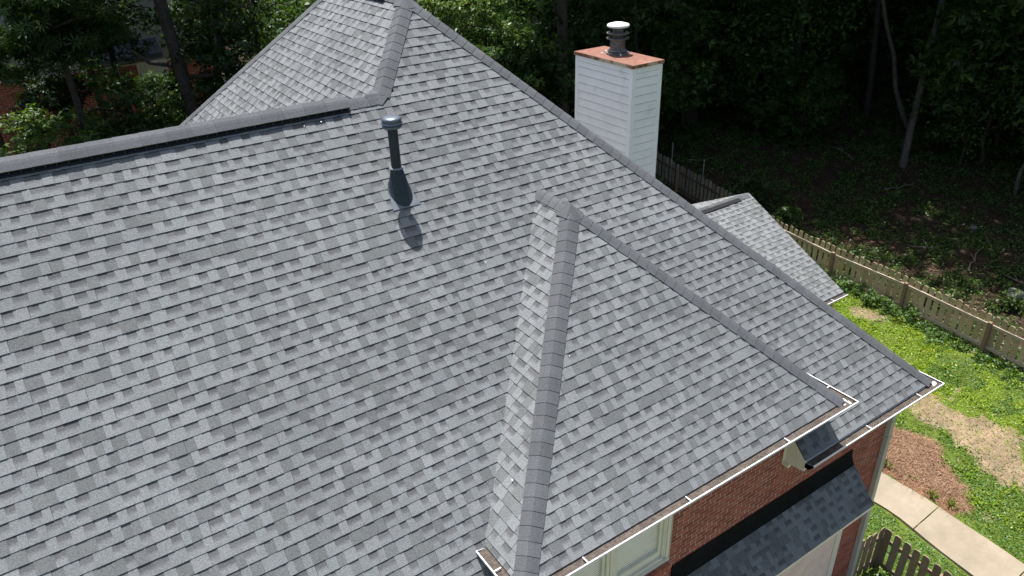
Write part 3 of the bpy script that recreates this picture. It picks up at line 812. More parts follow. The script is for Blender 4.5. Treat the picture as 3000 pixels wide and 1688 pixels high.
f2 = MB(); f2.lathe([(.0, .560), (.235, .572), (.245, .60), (.225, .628), (.12, .655), (.0, .662)], fc); f2.obj('flue_cap', M['capwhite'], chim, smooth=True)
f3 = MB()
for k in range(16):
    a = rnd.uniform(0, 6.28); r = rnd.uniform(.19, .42) if k < 6 else .225; c = Vector(fc) + Vector((math.cos(a) * r, math.sin(a) * min(r, .3) * 1.3, .006 if r > .23 else .04))
    s_ = rnd.uniform(.008, .022); f3.box((-s_, -s_ * .6, -.03), (s_, s_ * .6, .012), M_=Matrix.Translation(c) @ Matrix.Rotation(a, 4, 'Z'))
f3.obj('sealant_dabs', M['seal'], chim)

# --- vent pipe on the front slope ----------------------------------------------------------------------------------------
VX, VY = -7.10, 3.92
vp = MB()
vp.lathe([(.064, -.35), (.064, .86), (.0, .86)], (VX, VY, VY), 28)
vent = vp.obj('vent_pipe', M['flue'], house, smooth=False, label='dark grey metal vent pipe with round cap and flashing cone')
vent.data.polygons.foreach_set('use_smooth', [True] * len(vent.data.polygons))
vc = MB()
vc.lathe([(.07, .80), (.118, .815), (.128, .835), (.118, .85), (.10, .852), (.13, .862), (.137, .872), (.13, .882), (.108, .886), (.125, .90), (.128, .925), (.118, .942), (.09, .952), (.05, .958), (.0, .960)], (VX, VY, VY), 40)
vc.obj('vent_cap', M['capmetal'], vent, smooth=True)
col_ = MB(); col_.lathe([(.064, .30), (.092, .292), (.096, .285), (.066, .262)], (VX, VY, VY), 32); col_.obj('storm_collar', M['flueL'], vent, smooth=True)
cone = MB(); sg = 36; top = []; bot = []
for k in range(sg):
    a = 2 * math.pi * k / sg; top.append(Vector((VX + .074 * math.cos(a), VY + .074 * math.sin(a), VY + .285)))
    bot.append(main.pt(VX + .150 * math.cos(a), (VY - .035) / S2 + .215 * math.sin(a), .016))
mids = [[t.lerp(b, f_) for t, b in zip(top, bot)] for f_ in (0, .3, .65, 1)]
for i in range(3):
    for k in range(sg): cone.face([mids[i][k], mids[i + 1][k], mids[i + 1][(k + 1) % sg], mids[i][(k + 1) % sg]])
for k in range(sg):
    a0, a1 = bot[k], bot[(k + 1) % sg]; c0 = main.pt(VX, (VY - .035) / S2, .013)
    cone.face([a0, c0 + (a0 - c0) * 1.07 - main.n * .006, c0 + (a1 - c0) * 1.07 - main.n * .006, a1])
cone.obj('flashing_cone', M['flue'], vent, smooth=True)
fp = MB(); ub = VX; v0 = 3.72 / S2
fp.face([main.pt(-7.335, v0, .0135), main.pt(-6.835, v0, .0135), main.pt(-6.935, v0 + .012, .0138), main.pt(-7.235, v0 + .012, .0138)])
P4 = [main.pt(-7.30, v0 + .008, .0145), main.pt(-6.91, v0 + .008, .0145), main.pt(-6.97, v0 + .36, .0145), main.pt(-7.24, v0 + .36, .0145)]
fp.face(P4); 
for i in range(4): fp.face([P4[i], P4[i] - main.n * .02, P4[(i + 1) % 4] - main.n * .02, P4[(i + 1) % 4]])
fp.obj('flashing_plate', M['flueL'], vent)
pp_ = MB(); pp_.lathe([(.05, -.3), (.05, .36), (.034, .36), (.034, .2)], (2.86, 8.35, EXZ + 1.6425 - .24), 20)
pp_.obj('plumbing_vent', M['flue'], house, smooth=False)

# flecks of paint and bird droppings on the shingles
fk = MB()
for (sl, u, v) in [(main, -7.95, V(4.72)), (main, -7.72, V(4.73)), (wingL, -1.3, V(2.4)), (wingL, -.95, V(1.3)), (main, -6.4, V(3.0)), (left, -8.2, V(3.3))]:
    r = rnd.uniform(.005, .009); a = rnd.uniform(0, 3)
    fk.face([sl.pt(u + r * math.cos(a + k * math.pi / 3) * (1 + .5 * (k % 2)), v + r * math.sin(a + k * math.pi / 3), .022) for k in range(6)])
fk.obj('dropping', M['seal'], roof)

# ------------------------------------------------------------------ fences
WOODC = [(.42, .32, .205), (.37, .28, .18), (.46, .355, .23), (.33, .245, .16), (.41, .325, .225)]
def picket_mesh(h, c, w=.138, t=.018):
    m = MB(); e = .032
    m.prism([(-w / 2, 0, 0), (w / 2, 0, 0), (w / 2, 0, h - e), (w / 2 - e, 0, h), (-w / 2 + e, 0, h), (-w / 2, 0, h - e)], (0, t, 0), 0, c)
    return m.mesh('picket', M['wood'])
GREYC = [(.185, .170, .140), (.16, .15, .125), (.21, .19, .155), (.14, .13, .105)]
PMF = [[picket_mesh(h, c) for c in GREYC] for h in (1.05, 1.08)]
PM = [[picket_mesh(h, c) for c in WOODC] for h in (1.02, 1.045, 1.07)]
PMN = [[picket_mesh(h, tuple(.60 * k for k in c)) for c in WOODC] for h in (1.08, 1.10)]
def fence(name, label, pts, pitch, pms, side, base_off=.06, railc=(.36, .30, .235), posth=1.0, gfn=hg, dead_rail=0.0):
    o = thing(name, label, 'fence', (pts[0][0], pts[0][1], gfn(*pts[0])))
    for i, (a, b) in enumerate(zip(pts[:-1], pts[1:])):
        a, b = Vector((a[0], a[1], 0)), Vector((b[0], b[1], 0)); t = (b - a).normalized(); L = (b - a).length; nn = Vector((-t.y, t.x, 0)) * side
        za, zb = gfn(a.x, a.y), gfn(b.x, b.y)
        n = max(1, int(round(L / pitch)))
        for k in range(n):
            s = (k + .5) * L / n; c = a + t * s; z = za + (zb - za) * s / L
            p = bpy.data.objects.new('picket', rnd.choice(rnd.choice(pms))); COL.objects.link(p); p.parent = o
            ang = math.atan2(t.y, t.x)
            p.location = c + nn * .03 + Vector((0, 0, z + base_off)) - o.location
            p.rotation_euler = (rnd.uniform(-.015, .015), rnd.uniform(-.022, .022), ang + rnd.uniform(-.03, .03))
        for hz in (.16, .80):
            m = MB(); M_ = Matrix(((t.x, -nn.x, 0, a.x), (t.y, -nn.y, 0, a.y), (0, 0, 1, 0), (0, 0, 0, 1)))
            P = []
            for s, z in ((.0, za), (L, zb)):
                for yy in (-.012, .028):
                    for hh in (0, .085): P.append(M_ @ Vector((s, yy, z + hz + hh)))
            for q in ((0, 1, 3, 2), (4, 6, 7, 5), (0, 4, 5, 1), (2, 3, 7, 6), (1, 5, 7, 3), (0, 2, 6, 4)): m.face([P[j] for j in q], 0, railc)
            m.obj('rail', M['wood'], o)
    for i, a in enumerate(pts):
        z = gfn(*a); m = MB(); t = (Vector(pts[min(i + 1, len(pts) - 1)]) - Vector(pts[max(i - 1, 0)])).normalized(); nn = Vector((-t.y, t.x)) * side
        c = Vector((a[0], a[1])) - nn * .052
        m.box((-.045, -.045, z - .3), (.045, .045, z + posth - .05), 0, (.20, .145, .095), M_=Matrix.Translation((c.x, c.y, 0)) @ Matrix.Rotation(math.atan2(t.y, t.x), 4, 'Z'))
        m.obj('post', M['wood'], o)
    return o
fence('picket_fence', 'long weathered wooden picket fence along the lawn below the wooded slope', FENCE[:5], .2035, PM, -1)
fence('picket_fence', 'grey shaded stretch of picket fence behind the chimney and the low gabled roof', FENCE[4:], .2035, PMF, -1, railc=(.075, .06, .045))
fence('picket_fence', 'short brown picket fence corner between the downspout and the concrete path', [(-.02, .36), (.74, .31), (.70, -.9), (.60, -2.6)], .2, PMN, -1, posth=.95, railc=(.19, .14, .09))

# ------------------------------------------------------------------ foliage generators
def unit(v): return v / np.maximum(np.linalg.norm(v, axis=-1, keepdims=True), 1e-9)
def blades(base, d, n, length, width):
    """quads (rhombic blades) from base along d, facing n"""
    s = unit(np.cross(d, n)); mid = base + d * (length * .5)[:, None]; tip = base + d * length[:, None] - n * (length * .12)[:, None]
    return np.stack([base, mid + s * (width * .5)[:, None], tip, mid - s * (width * .5)[:, None]], 1)
def leaf_cloud(centres, rad, per, L, style, rng, flat=.6):
    """leaves round the cluster centres"""
    n = len(centres) * per
    c = np.repeat(centres, per, 0); off = unit(rng.normal(size=(n, 3))) * (rng.random((n, 1)) ** .45) * np.repeat(np.broadcast_to(rad, len(centres)), per)[:, None]
    off[:, 2] *= flat
    p = c + off
    nrm = unit(unit(off) * .5 + np.array((0, 0, .9)) + rng.normal(size=(n, 3)) * .55)
    d0 = unit(np.cross(nrm, rng.normal(size=(n, 3)))); d0 = unit(d0 + np.array((0, 0, -.25)))
    ls = L * rng.uniform(.65, 1.25, n)
    if style == 'oval': return blades(p, d0, nrm, ls, ls * .5), np.arange(n)
    if style == 'star': K, angs, wd = 3, (-.95, 0., .95), .36
    elif style == 'spray': K, angs, wd = 7, tuple(np.linspace(-2.5, 2.5, 7)), .17
    elif style == 'needle': K, angs, wd = 6, tuple(np.linspace(-1.2, 1.2, 6)), .12
    s0 = np.cross(d0, nrm); Q = []; I = []
    for a in angs:
        d = unit(d0 * math.cos(a) + s0 * math.sin(a) + rng.normal(size=(n, 3)) * .12); Q.append(blades(p, d, nrm, ls * rng.uniform(.75, 1.1, n), ls * wd)); I.append(np.arange(n))
    return np.concatenate(Q), np.concatenate(I)
def crown_centres(n, rx, ry, rz, rng, shell=.55, low=-1.):
    v = unit(rng.normal(size=(n * 3, 3))); v = v[v[:, 2] > low][:n]
    r = shell + (1 - shell) * rng.random((len(v), 1)) ** .6
    lump = 1 + .22 * np.sin(v[:, :1] * 3.1 + rng.uniform(0, 6)) * np.sin(v[:, 1:2] * 3.7 + rng.uniform(0, 6)) + .12 * rng.normal(size=(len(v), 1))
    return v * r * lump * np.array((rx, ry, rz))
def leaf_cols(I, n, pal, rng):
    pal = np.array(pal); c = pal[rng.integers(0, len(pal), n)] * rng.uniform(.7, 1.3, (n, 1)); return c[I]
G_DARK = [(.022, .046, .012), (.028, .055, .014), (.020, .040, .014), (.032, .058, .012)]
G_MID = [(.034, .078, .014), (.044, .092, .017), (.030, .066, .014), (.055, .100, .020)]
G_LITE = [(.070, .125, .022), (.090, .150, .028), (.060, .105, .02), (.11, .16, .04)]

def trunk_mb(h, r, rng, lean=(0, 0), limbs=5, start=.4, reach=1.6, kink=.06):
    m = MB(); pts = []; rad = []; n = 9
    for i in range(n):
        f_ = i / (n - 1); pts.append((lean[0] * f_ + rng.uniform(-kink, kink) * (i > 0), lean[1] * f_ + rng.uniform(-kink, kink) * (i > 0), h * f_ - .2 * (i == 0)))
        rad.append(r * (1 - .72 * f_) * (1.35 if i == 0 else 1))
    m.tube(pts, rad, 9)
    for k in range(limbs):
        f_ = start + (1 - start) * (k + .5) / limbs; i = min(n - 2, int(f_ * (n - 1))); p0 = Vector(pts[i]).lerp(Vector(pts[i + 1]), f_ * (n - 1) - i)
        a = k * 2.4 + rng.uniform(-.5, .5); L = reach * rng.uniform(.6, 1.1) * (1.15 - .5 * f_)
        q = [p0, p0 + Vector((math.cos(a) * L * .4, math.sin(a) * L * .4, L * .18)), p0 + Vector((math.cos(a + .2) * L * .8, math.sin(a + .2) * L * .8, L * .45)), p0 + Vector((math.cos(a + .1) * L, math.sin(a + .1) * L, L * .6))]
        rr = r * (1 - .72 * f_) * .5
        m.tube(q, [rr, rr * .7, rr * .45, rr * .2], 6)
    return m

# --- far wood: one mass behind the trees that can be told apart -------------------------------------------
def build_woods():
    rng = np.random.default_rng(77); cen = []
    for k in range(520):
        a = rng.uniform(-25, 88); R = rng.uniform(54, 78); x = -11 + R * math.sin(math.radians(a)); y = -4.6 + R * math.cos(math.radians(a))
        g = hg(x, y); cen.append((x, y, g + rng.uniform(.5, 17)))
    cen = np.array(cen); Q, I = leaf_cloud(cen, 2.9, 46, .95, 'oval', rng, .9)
    me = quads_mesh('woods', Q, leaf_cols(I, len(cen) * 46, G_MID, rng), M['leaf'])
    o = link('woods', me, kind='stuff'); tag(o, 'dark far off wood closing the view behind the nearer trees', 'wood', kind='stuff')
build_woods()

# --- tall canopy trees on the slope, shading it -----------------------------------------------------------
CAN = []
for v_ in range(3):
    rng = np.random.default_rng(100 + v_); r2 = random.Random(100 + v_)
    c = crown_centres(150, 4.3, 4.3, 4.6, rng, .35) + np.array((0, 0, 12.3))
    Q, I = leaf_cloud(c, 1.15, 30, .34, 'star', rng, .7)
    cm = quads_mesh('crown', Q, leaf_cols(I, len(c) * 30, G_DARK + G_MID, rng), M['leaf'])
    tm = trunk_mb(13.5, .19 + .03 * v_, r2, (r2.uniform(-.6, .6), r2.uniform(-.6, .6)), 6, .5, 3.2).mesh('trunk', M['bark'], smooth=True)
    CAN.append((cm, tm))
def put_tree(name, label, cat, parts, loc, rz=0., sc=1., group=None):
    t = thing(name, label, cat, loc, group); t.rotation_euler = (0, 0, rz); t.scale = (sc,) * 3
    for nm, me in parts:
        o = bpy.data.objects.new(nm, me); COL.objects.link(o); o.parent = t
    return t
rc = random.Random(9)
spots = []
for ix in range(9):
    for iy in range(11):
        x = 13.8 + ix * 4.9 + rc.uniform(-1.3, 1.3); y = -6 + iy * 5.0 + rc.uniform(-1.3, 1.3) + (2.4 if ix % 2 else 0)
        if x < 14.4 + (.0 if y < 8 else -1.5): x = 14.4 + rc.uniform(-.2, .3) if y < 8 else 12.6
        R = math.hypot(x + 11, y + 4.6)
        if R > 58 or (R > 36 and rc.random() < .45): continue
        if x < 21 and 3.6 < y < 14.5: continue
        spots.append((x, y))
spots += [(10.6, 21.4), (11.6, 19.0), (15.6, 20.6), (13.8, 21.0), (19.2, 19.2), (17.0, 24.0), (23.5, 18.5)]
for k, (x, y) in enumerate(spots):
    cm, tm = CAN[k % 3]
    put_tree('canopy_tree', 'tall dark leafed forest tree on the shaded slope beyond the picket fence', 'tree', [('crown', cm), ('trunk', tm)], (x, y, hg(x, y)), rc.uniform(0, 6.28), rc.uniform(1.0, 1.2), 'tall trees shading the slope beyond the fence')

# --- understorey: saplings and bushes with low dark crowns, seen below the canopy ---------------------------------------
UND = []
for v_, (style, L, pal) in enumerate((('star', .17, G_MID + G_LITE[:2]), ('oval', .16, G_MID), ('star', .15, G_MID), ('oval', .14, G_MID + G_LITE))):
    rng = np.random.default_rng(200 + v_); r2 = random.Random(200 + v_)
    c = crown_centres(95, 1.9, 1.9, 2.1, rng, .45) + np.array((0, 0, 2.9)); per = 26 if style == 'spray' else 44
    Q, I = leaf_cloud(c, .55, per, L, style, rng, .55)
    cm = quads_mesh('crown', Q, leaf_cols(I, len(c) * per, pal, rng), M['leaf'])
    tm = trunk_mb(3.6, .06, r2, (r2.uniform(-.3, .3), r2.uniform(-.3, .3)), 7, .25, 1.5).mesh('trunk', M['bark'], smooth=True)
    UND.append((cm, tm))
ru = random.Random(14); cnt = 0
while cnt < 135:
    a = ru.uniform(18, 76); R = 32.5 + 21 * ru.random() ** 1.5
    x = -11 + R * math.sin(math.radians(a)); y = -4.6 + R * math.cos(math.radians(a))
    if x < 11.5 and y < 22: continue
    # keep the open leaf litter below the right hand trees in sight
    open_ = 56.5 < a < 65.5 and R < 41
    if open_: continue
    cm, tm = UND[ru.randrange(4)]; s = ru.uniform(.8, 1.7)
    put_tree('understory_tree', 'low dark leafed young tree crowding the shaded wood beyond the fence', 'tree', [('crown', cm), ('trunk', tm)], (x, y, hg(x, y) - .3), ru.uniform(0, 6.28), s, 'young trees crowding the shaded wood')
    cnt += 1

# --- single trees that stand out -----------------------------------------------------------------------------------------------
def solo_trunk(name, label, base, pts, rads, m, limbs=()):
    t = thing(name, label, 'tree', base); b = MB(); bz = Vector(base)
    b.tube([Vector(q) - bz for q in pts], rads, 10)
    for q, r in limbs: b.tube([Vector(k) - bz for k in q], r, 7)
    o = link('trunk', b.mesh('trunk', m, smooth=True), None); o.parent = t
    return t
def add_crown(t, cen, rad, per, L, style, pal, seed, flat=.6):
    rng = np.random.default_rng(seed); cen = np.array(cen, float) - np.array(t.location)
    Q, I = leaf_cloud(cen, rad, per, L, style, rng, flat)
    o = link('crown', quads_mesh('crown', Q, leaf_cols(I, len(cen) * per, pal, rng), M['leaf']), None); o.parent = t; return o
rn = np.random.default_rng(55)
def blob(c, r, n, sd=0):
    rr = np.random.default_rng(sd + 900); return crown_centres(n, r[0], r[1], r[2], rr, .3) + np.array(c)

t = solo_trunk('leaning_tree', 'tall grey trunk leaning right on the shaded slope beyond the fence', (17.1, 10.2, hg(17.1, 10.2)),
    [(17.1, 10.2, hg(17.1, 10.2) - .2), (18.0, 10.7, -1.6), (19.2, 11.3, .3), (20.6, 12.0, 2.3), (22.5, 13.0, 5.6), (24, 13.8, 9), (25, 14.2, 12)], [.15, .135, .125, .12, .115, .10, .06], M['barkL'])
add_crown(t, blob((17.6, 11.5, 11.5), (6.2, 6.6, 2.6), 300, 1), 1.1, 23, .34, 'star', G_DARK + G_MID, 31)
t = solo_trunk('crooked_tree', 'thin lichen spotted trunk curving left beside the leaning tree', (20.4, 12.0, hg(20.4, 12.0)),
    [(20.6, 11.95, hg(20.6, 11.95) - .2), (20.2, 12.3, -2.0), (20.2, 12.9, -.9), (20.3, 13.3, .3), (20.2, 13.9, 1.6), (20.3, 14.6, 3.2), (20.5, 15.2, 5.2)], [.13, .115, .10, .09, .08, .07, .05], M['barkL'])
add_crown(t, np.concatenate([blob((20.5, 15.4, 6.5), (2.6, 2.6, 2.2), 70, 2), blob((16, 16.5, 10), (3.4, 3.0, 2.2), 90, 8)]), .9, 30, .28, 'star', G_DARK, 32)
t = solo_trunk('straight_tree', 'short dark upright trunk left of the leaning tree in the shade', (20.8, 14.3, hg(20.8, 14.3)),
    [(20.8, 14.3, hg(20.8, 14.3) - .2), (20.9, 14.5, -.8), (21.2, 14.9, 1.2), (21.4, 15.3, 3.5), (21.6, 15.6, 7)], [.16, .13, .12, .10, .06], M['bark'])
add_crown(t, blob((21, 13, 9.0), (4.6, 5, 2.4), 150, 3), .9, 30, .28, 'star', G_DARK, 33)
t = solo_trunk('slender_tree', 'pale bent slender trunk at the right edge of the slope', (18.2, 6.5, hg(18.2, 6.5)),
    [(18.2, 6.5, hg(18.2, 6.5) - .2), (18.25, 6.55, -2.4), (18.6, 6.6, -1.7), (18.9, 6.5, -.6), (19.0, 6.6, .8), (19.4, 6.9, 3.5)], [.075, .07, .065, .06, .05, .03], M['barkL'])
add_crown(t, np.concatenate([blob((19.4, 6.9, 3.6), (1.6, 1.6, 1.2), 45, 4), blob((16.5, 7.2, 9.5), (4.4, 4.2, 2.0), 150, 9)]), .9, 27, .28, 'star', G_DARK, 34)
gz = hg(6.6, 18.2)
t = solo_trunk('lichen_oak', 'thick dark trunk with pale lichen rising behind the chimney', (6.6, 18.2, gz),
    [(6.6, 18.2, gz - .2), (6.6, 18.2, -1), (6.55, 18.2, 2.0), (6.6, 18.3, 4.0), (6.7, 18.3, 7.5), (6.8, 18.4, 10)], [.27, .22, .20, .19, .15, .08], M['bark'],
    [([(6.55, 18.2, 2.6), (5.8, 17.6, 3.3), (5.0, 17.2, 3.9)], [.07, .05, .02])])
add_crown(t, np.concatenate([blob((6.6, 18.3, 8.5), (3.6, 3.6, 2.6), 110, 5)]), .9, 32, .26, 'star', G_DARK + G_MID, 35)
# sweetgums between the apex of the roof and the chimney
for k, (lab, c, r, n, L, pal) in enumerate((
    ('bright sweetgum with star shaped leaves behind the roof near the apex', (2.2, 16.6, 2.3), (1.9, 1.6, 2.0), 105, .17, G_MID + G_MID + G_LITE[:1]),
    ('dark sweetgum behind the roof left of the chimney', (4.4, 17.0, 1.0), (1.9, 1.7, 2.3), 110, .17, G_MID + G_DARK),
    ('leafy tree on the right of the chimney with dark star leaves', (9.6, 17.6, 1.8), (2.4, 2.2, 2.4), 120, .18, G_DARK + G_MID))):
    g = hg(c[0], c[1]); tm_ = solo_trunk('sweetgum', lab, (c[0], c[1], g), [(c[0], c[1], g - .2), (c[0] + .1, c[1], c[2] - 1), (c[0], c[1] + .1, c[2] + r[2] * .8)], [.13, .09, .03], M['bark'])
    add_crown(tm_, blob(c, r, n, 20 + k), .5, 40, L, 'star', pal, 40 + k, .5)
g = hg(.6, 15.9)
t = solo_trunk('backyard_cherry', 'sunlit pale green drooping tree just behind the roof apex', (-.2, 16.4, g), [(-.2, 16.4, g - .2), (-.2, 16.3, 1.5), (.1, 16.0, 4.2)], [.12, .09, .03], M['bark'],
    [([(-.1, 16.2, 2.6), (.9, 15.4, 3.6), (2.0, 14.9, 3.4)], [.05, .03, .01]), ([(0, 16.1, 3.2), (.5, 15.2, 4.2), (.9, 14.7, 4.3)], [.05, .03, .01])])
add_crown(t, np.concatenate([blob((.5, 15.2, 4.3), (1.15, .9, .55), 55, 30), np.array([(1.2 + .16 * k, 15.1 - .03 * k, 3.75 - .05 * k * k * .3) for k in range(8)]), np.array([(-.6 + .2 * k, 15.3, 4.5) for k in range(10)])]), .28, 60, .13, 'oval', G_LITE, 50, .5)

# --- trees between the house and the neighbour ---------------------------------------------------------------------------------
t = solo_trunk('pine_tree', 'dark rough trunk leaning left between the trees at the left', (-6.75, 17.0, hg(-6.75, 17)),
    [(-6.6, 17.0, hg(-6.6, 17) - .2), (-6.75, 17, 0), (-6.93, 17, 2.0), (-7.0, 17, 3.4), (-7.1, 17.1, 5.2), (-7.0, 17.2, 8), (-7, 17.2, 11)], [.24, .20, .175, .165, .15, .12, .06], M['bark'],
    [([(-6.98, 17, 3.3), (-7.7, 16.9, 3.5), (-8.3, 16.8, 4.1)], [.07, .05, .02]), ([(-6.96, 17, 3.0), (-6.2, 16.8, 3.0), (-5.6, 16.7, 3.3)], [.07, .05, .02])])
add_crown(t, blob((-7, 17.2, 9.5), (3.4, 3, 2.6), 110, 6), .8, 26, .26, 'spray', G_DARK, 36)
specs = [
  ('maple_shrub', 'green shrub hiding the brick wall right of the leaning trunk', (-6.6, 18.6, 2.2), (.9, .8, .9), 50, .13, 'star', G_MID, 28, .34),
  ('maple_shrub', 'light green shrub half covering the brick patch at the far left', (-10.6, 17.4, 2.35), (.6, .6, .35), 26, .13, 'star', G_MID + G_LITE, 26, .30),
  ('beech', 'dense dark tree hiding the grey siding of the neighbouring house', (-8.3, 19.6, 4.6), (1.5, 1.0, 1.5), 95, .15, 'star', G_DARK, 34, .42),
  ('beech', 'dark leafy tree left of the feathery boughs, in front of the grey siding', (-11.6, 19.6, 4.0), (1.6, 1.0, .7), 60, .15, 'oval', G_DARK, 34, .40),
  ('holly', 'dark evergreen bush between the two brick patches of the neighbouring wall', (-9.9, 19.4, 2.6), (.8, .8, .6), 45, .14, 'star', G_DARK, 32, .38),
  ('dogwood', 'dark foliage at the top of the back hip left of the roof apex', (-5.6, 19.4, 4.6), (1.6, 1.2, 1.3), 90, .15, 'star', G_DARK + G_MID[:1], 34, .42),
  ('holly', 'dark bush low against the ridge below the leaning trunk', (-8.9, 16.6, 1.6), (1.0, .8, .7), 55, .13, 'star', G_DARK + G_MID[:1], 32, .36),
  ('willow_oak', 'feathery willow leafed tree filling the upper left corner', (-9.7, 16.6, 4.9), (1.55, 1.2, 1.15), 80, .23, 'spray', G_MID, 24, .36),
  ('willow_oak', 'feathery leafed bough at the far left edge of the view', (-11.6, 16.4, 4.2), (.95, .9, 1.0), 40, .22, 'spray', G_MID, 24, .34),
  ('holly', 'dark shrubby evergreen in front of the neighbouring brick wall, left of the leaning trunk', (-8.4, 17.6, 2.3), (1.25, 1.0, 1.5), 75, .14, 'star', G_MID, 30, .38),
  ('holly', 'dark bush touching the left end of the back hip', (-7.4, 16.9, .9), (1.0, .9, 1.2), 60, .14, 'star', G_MID + G_DARK, 30, .36),
  ('maple_shrub', 'bright maple leafed shrub low at the left edge above the ridge', (-11.0, 15.2, 1.9), (1.0, .8, .7), 60, .15, 'star', G_MID + G_LITE, 26, .32),
  ('maple_shrub', 'sunlit maple shrub in front of the brick wall beside the willow leaves', (-9.6, 16.4, 1.75), (.75, .7, 1.0), 45, .13, 'star', G_MID + G_LITE, 26, .30),
  ('dogwood', 'dark broad leafed tree right of the leaning trunk at the left', (-5.9, 17.0, 3.7), (1.1, 1.0, 1.5), 75, .15, 'star', G_DARK + G_MID, 32, .38),
  ('dogwood', 'dark tree against the back hip with yellowish leaves', (-4.7, 17.8, 4.5), (1.2, 1.2, 1.6), 70, .14, 'oval', G_DARK + G_MID + G_LITE[:1], 32, .38),
  ('beech', 'thin leafed tree with dark branches behind the willow leaves', (-9.0, 19.0, 5.2), (1.9, 1.2, 1.4), 60, .15, 'oval', G_DARK + G_MID, 26, .40),
]
for k, (nm, lab, c, r, n, L, st, pal, per, rad) in enumerate(specs):
    g = hg(c[0], c[1]); b = (c[0] + .2, c[1] + .1, g)
    tt = solo_trunk(nm, lab, b, [(b[0], b[1], g - .2), (b[0] - .1, b[1], c[2] - r[2] * .8), (c[0], c[1], c[2] + r[2] * .7)], [.11, .08, .025], M['bark'],
        [([(c[0], c[1], c[2] - .3), (c[0] + r[0] * .6, c[1] - .2, c[2]), (c[0] + r[0] * .9, c[1] - .3, c[2] - .1)], [.04, .025, .01]), ([(c[0], c[1], c[2] - .1), (c[0] - r[0] * .6, c[1] - .2, c[2] + .2), (c[0] - r[0] * .9, c[1] - .3, c[2] + .1)], [.04, .025, .01])])
    add_crown(tt, blob(c, r, n, 60 + k), rad, per, L, st, pal, 70 + k, .5)

# ------------------------------------------------------------------ the neighbouring house
nb = thing('neighbour_house', 'red brick and grey sided neighbouring house half hidden by the trees at the left', 'house', (-9.0, 24.0, hg(-9, 24)))
NY = 21.9
nw = MB(); nw.box((-20, NY + .01, -4.2), (-4.6, 31, 2.62)); nwo = nw.obj('wall', M['mortar'], nb)
nbm = MB(); zr = -.6; row = 0; nbk = []
while zr < 2.58:
    x = -12.3 - (BL / 2 if row % 2 else 0)
    while x < -5.0: nbk.append((x, zr)); x += BL
    zr += BR; row += 1
nb_main = [(x, z) for x, z in nbk if -11.8 < x < -9.0 and z > .35]
rb2 = random.Random(3); rb2.shuffle(nb_main); pick = set(nb_main[:300]); ncache = {}
for x, z in nbk:
    ci = rb2.randrange(6); 
    if (x, z) in pick:
        if ci not in ncache:
            m = MB(); m.box((0, -.006, 0), (BH, .02, BR - .011), 0, BCOL[ci], skip='k'); ncache[ci] = m.mesh('brick', M['brick'])
        link('brick', ncache[ci], nwo).location = (x, NY, z + .005)
    else: nbm.box((x, NY - .006, z + .005), (x + BH, NY + .02, z + BR - .006), 0, BCOL[ci], skip='k')
nbm.obj('bricks', M['brick'], nwo, kind='stuff')
M['greysiding'] = mat('grey_lap_siding', (.30, .30, .28), .6, noise=[(4, .05)])
us = MB(); us.box((-20, NY + .12, 2.62), (-4.6, 31, 6.3)); uso = us.obj('upper_wall', M['greysiding'], nb)
sbm = MB(); sbm.prism([(0, .01, 0), (0, -.014, 0), (0, .0, .16), (0, .01, .16)], (8.4, 0, 0)); sbme = sbm.mesh('siding_board', M['greysiding'])
for k in range(22): link('siding_board', sbme, uso).location = (-13.2, NY + .115, 2.66 + k * .16)
rf = MB()
rf.prism([(-8.9, NY - .55, 2.95), (-8.9, NY + .2, 3.35), (-8.9, NY + .2, 3.2), (-8.9, NY - .55, 2.82)], (2.3, 0, 0)); rf.prism([(-20.3, NY - .4, 6.2), (-20.3, 26.5, 9.6), (-20.3, 31.4, 6.2)], (16.1, 0, 0))
M['nroof'] = mat('blue_grey_shingle', (.085, .095, .12), .95, noise=[(30, .2)])
rf.obj('roof', M['nroof'], nb)
for (x, z) in ((-7.35, 1.35), (-11.6, 3.1)):
    w = MB(); w.box((x, NY - .03, z), (x + .9, NY + .1, z + 1.3)); wo = w.obj('window', M['trim'], nb); q = MB(); q.box((x + .08, NY - .04, z + .08), (x + .82, NY - .032, z + 1.22)); q.obj('pane', M['glass'], wo)

# ------------------------------------------------------------------ turf, weeds, mulch, litter
def blades_on_ground(n, xr, yr, dens, L, W, pal, rng, spread=.9, up=.9, zoff=.0):
    x = rng.uniform(*xr, n); y = rng.uniform(*yr, n); keep = rng.random(n) < dens(x, y); x, y = x[keep], y[keep]; k = len(x)
    base = np.stack([x, y, hgt(x, y) + zoff], 1); d = unit(np.concatenate([rng.normal(size=(k, 2)) * spread, np.full((k, 1), up)], 1))
    nr = unit(np.array((0, 0, 1.)) + rng.normal(size=(k, 3)) * .35); nr = unit(nr - d * np.sum(nr * d, 1, keepdims=True) * .8); ls = rng.uniform(.6, 1.3, k) * L
    pal = np.array(pal); c = pal[rng.integers(0, len(pal), k)] * rng.uniform(.75, 1.25, (k, 1))
    return blades(base, d, nr, ls, ls * W), c, x, y
T_BR = [(.180, .295, .013), (.160, .270, .013), (.215, .310, .018), (.140, .245, .014), (.245, .305, .026)]
T_DK = [(.070, .145, .020), (.085, .160, .022), (.060, .120, .018)]
T_DRY = [(.25, .195, .115), (.21, .165, .09), (.29, .23, .145)]
def onwalk(x, y): return (x > 2.27 + .115 * np.clip(y - .9, -2.5, 0)) & (x < 3.26 + .05 * np.clip(y - .9, -2.5, 0))
_jr = np.random.default_rng(91)
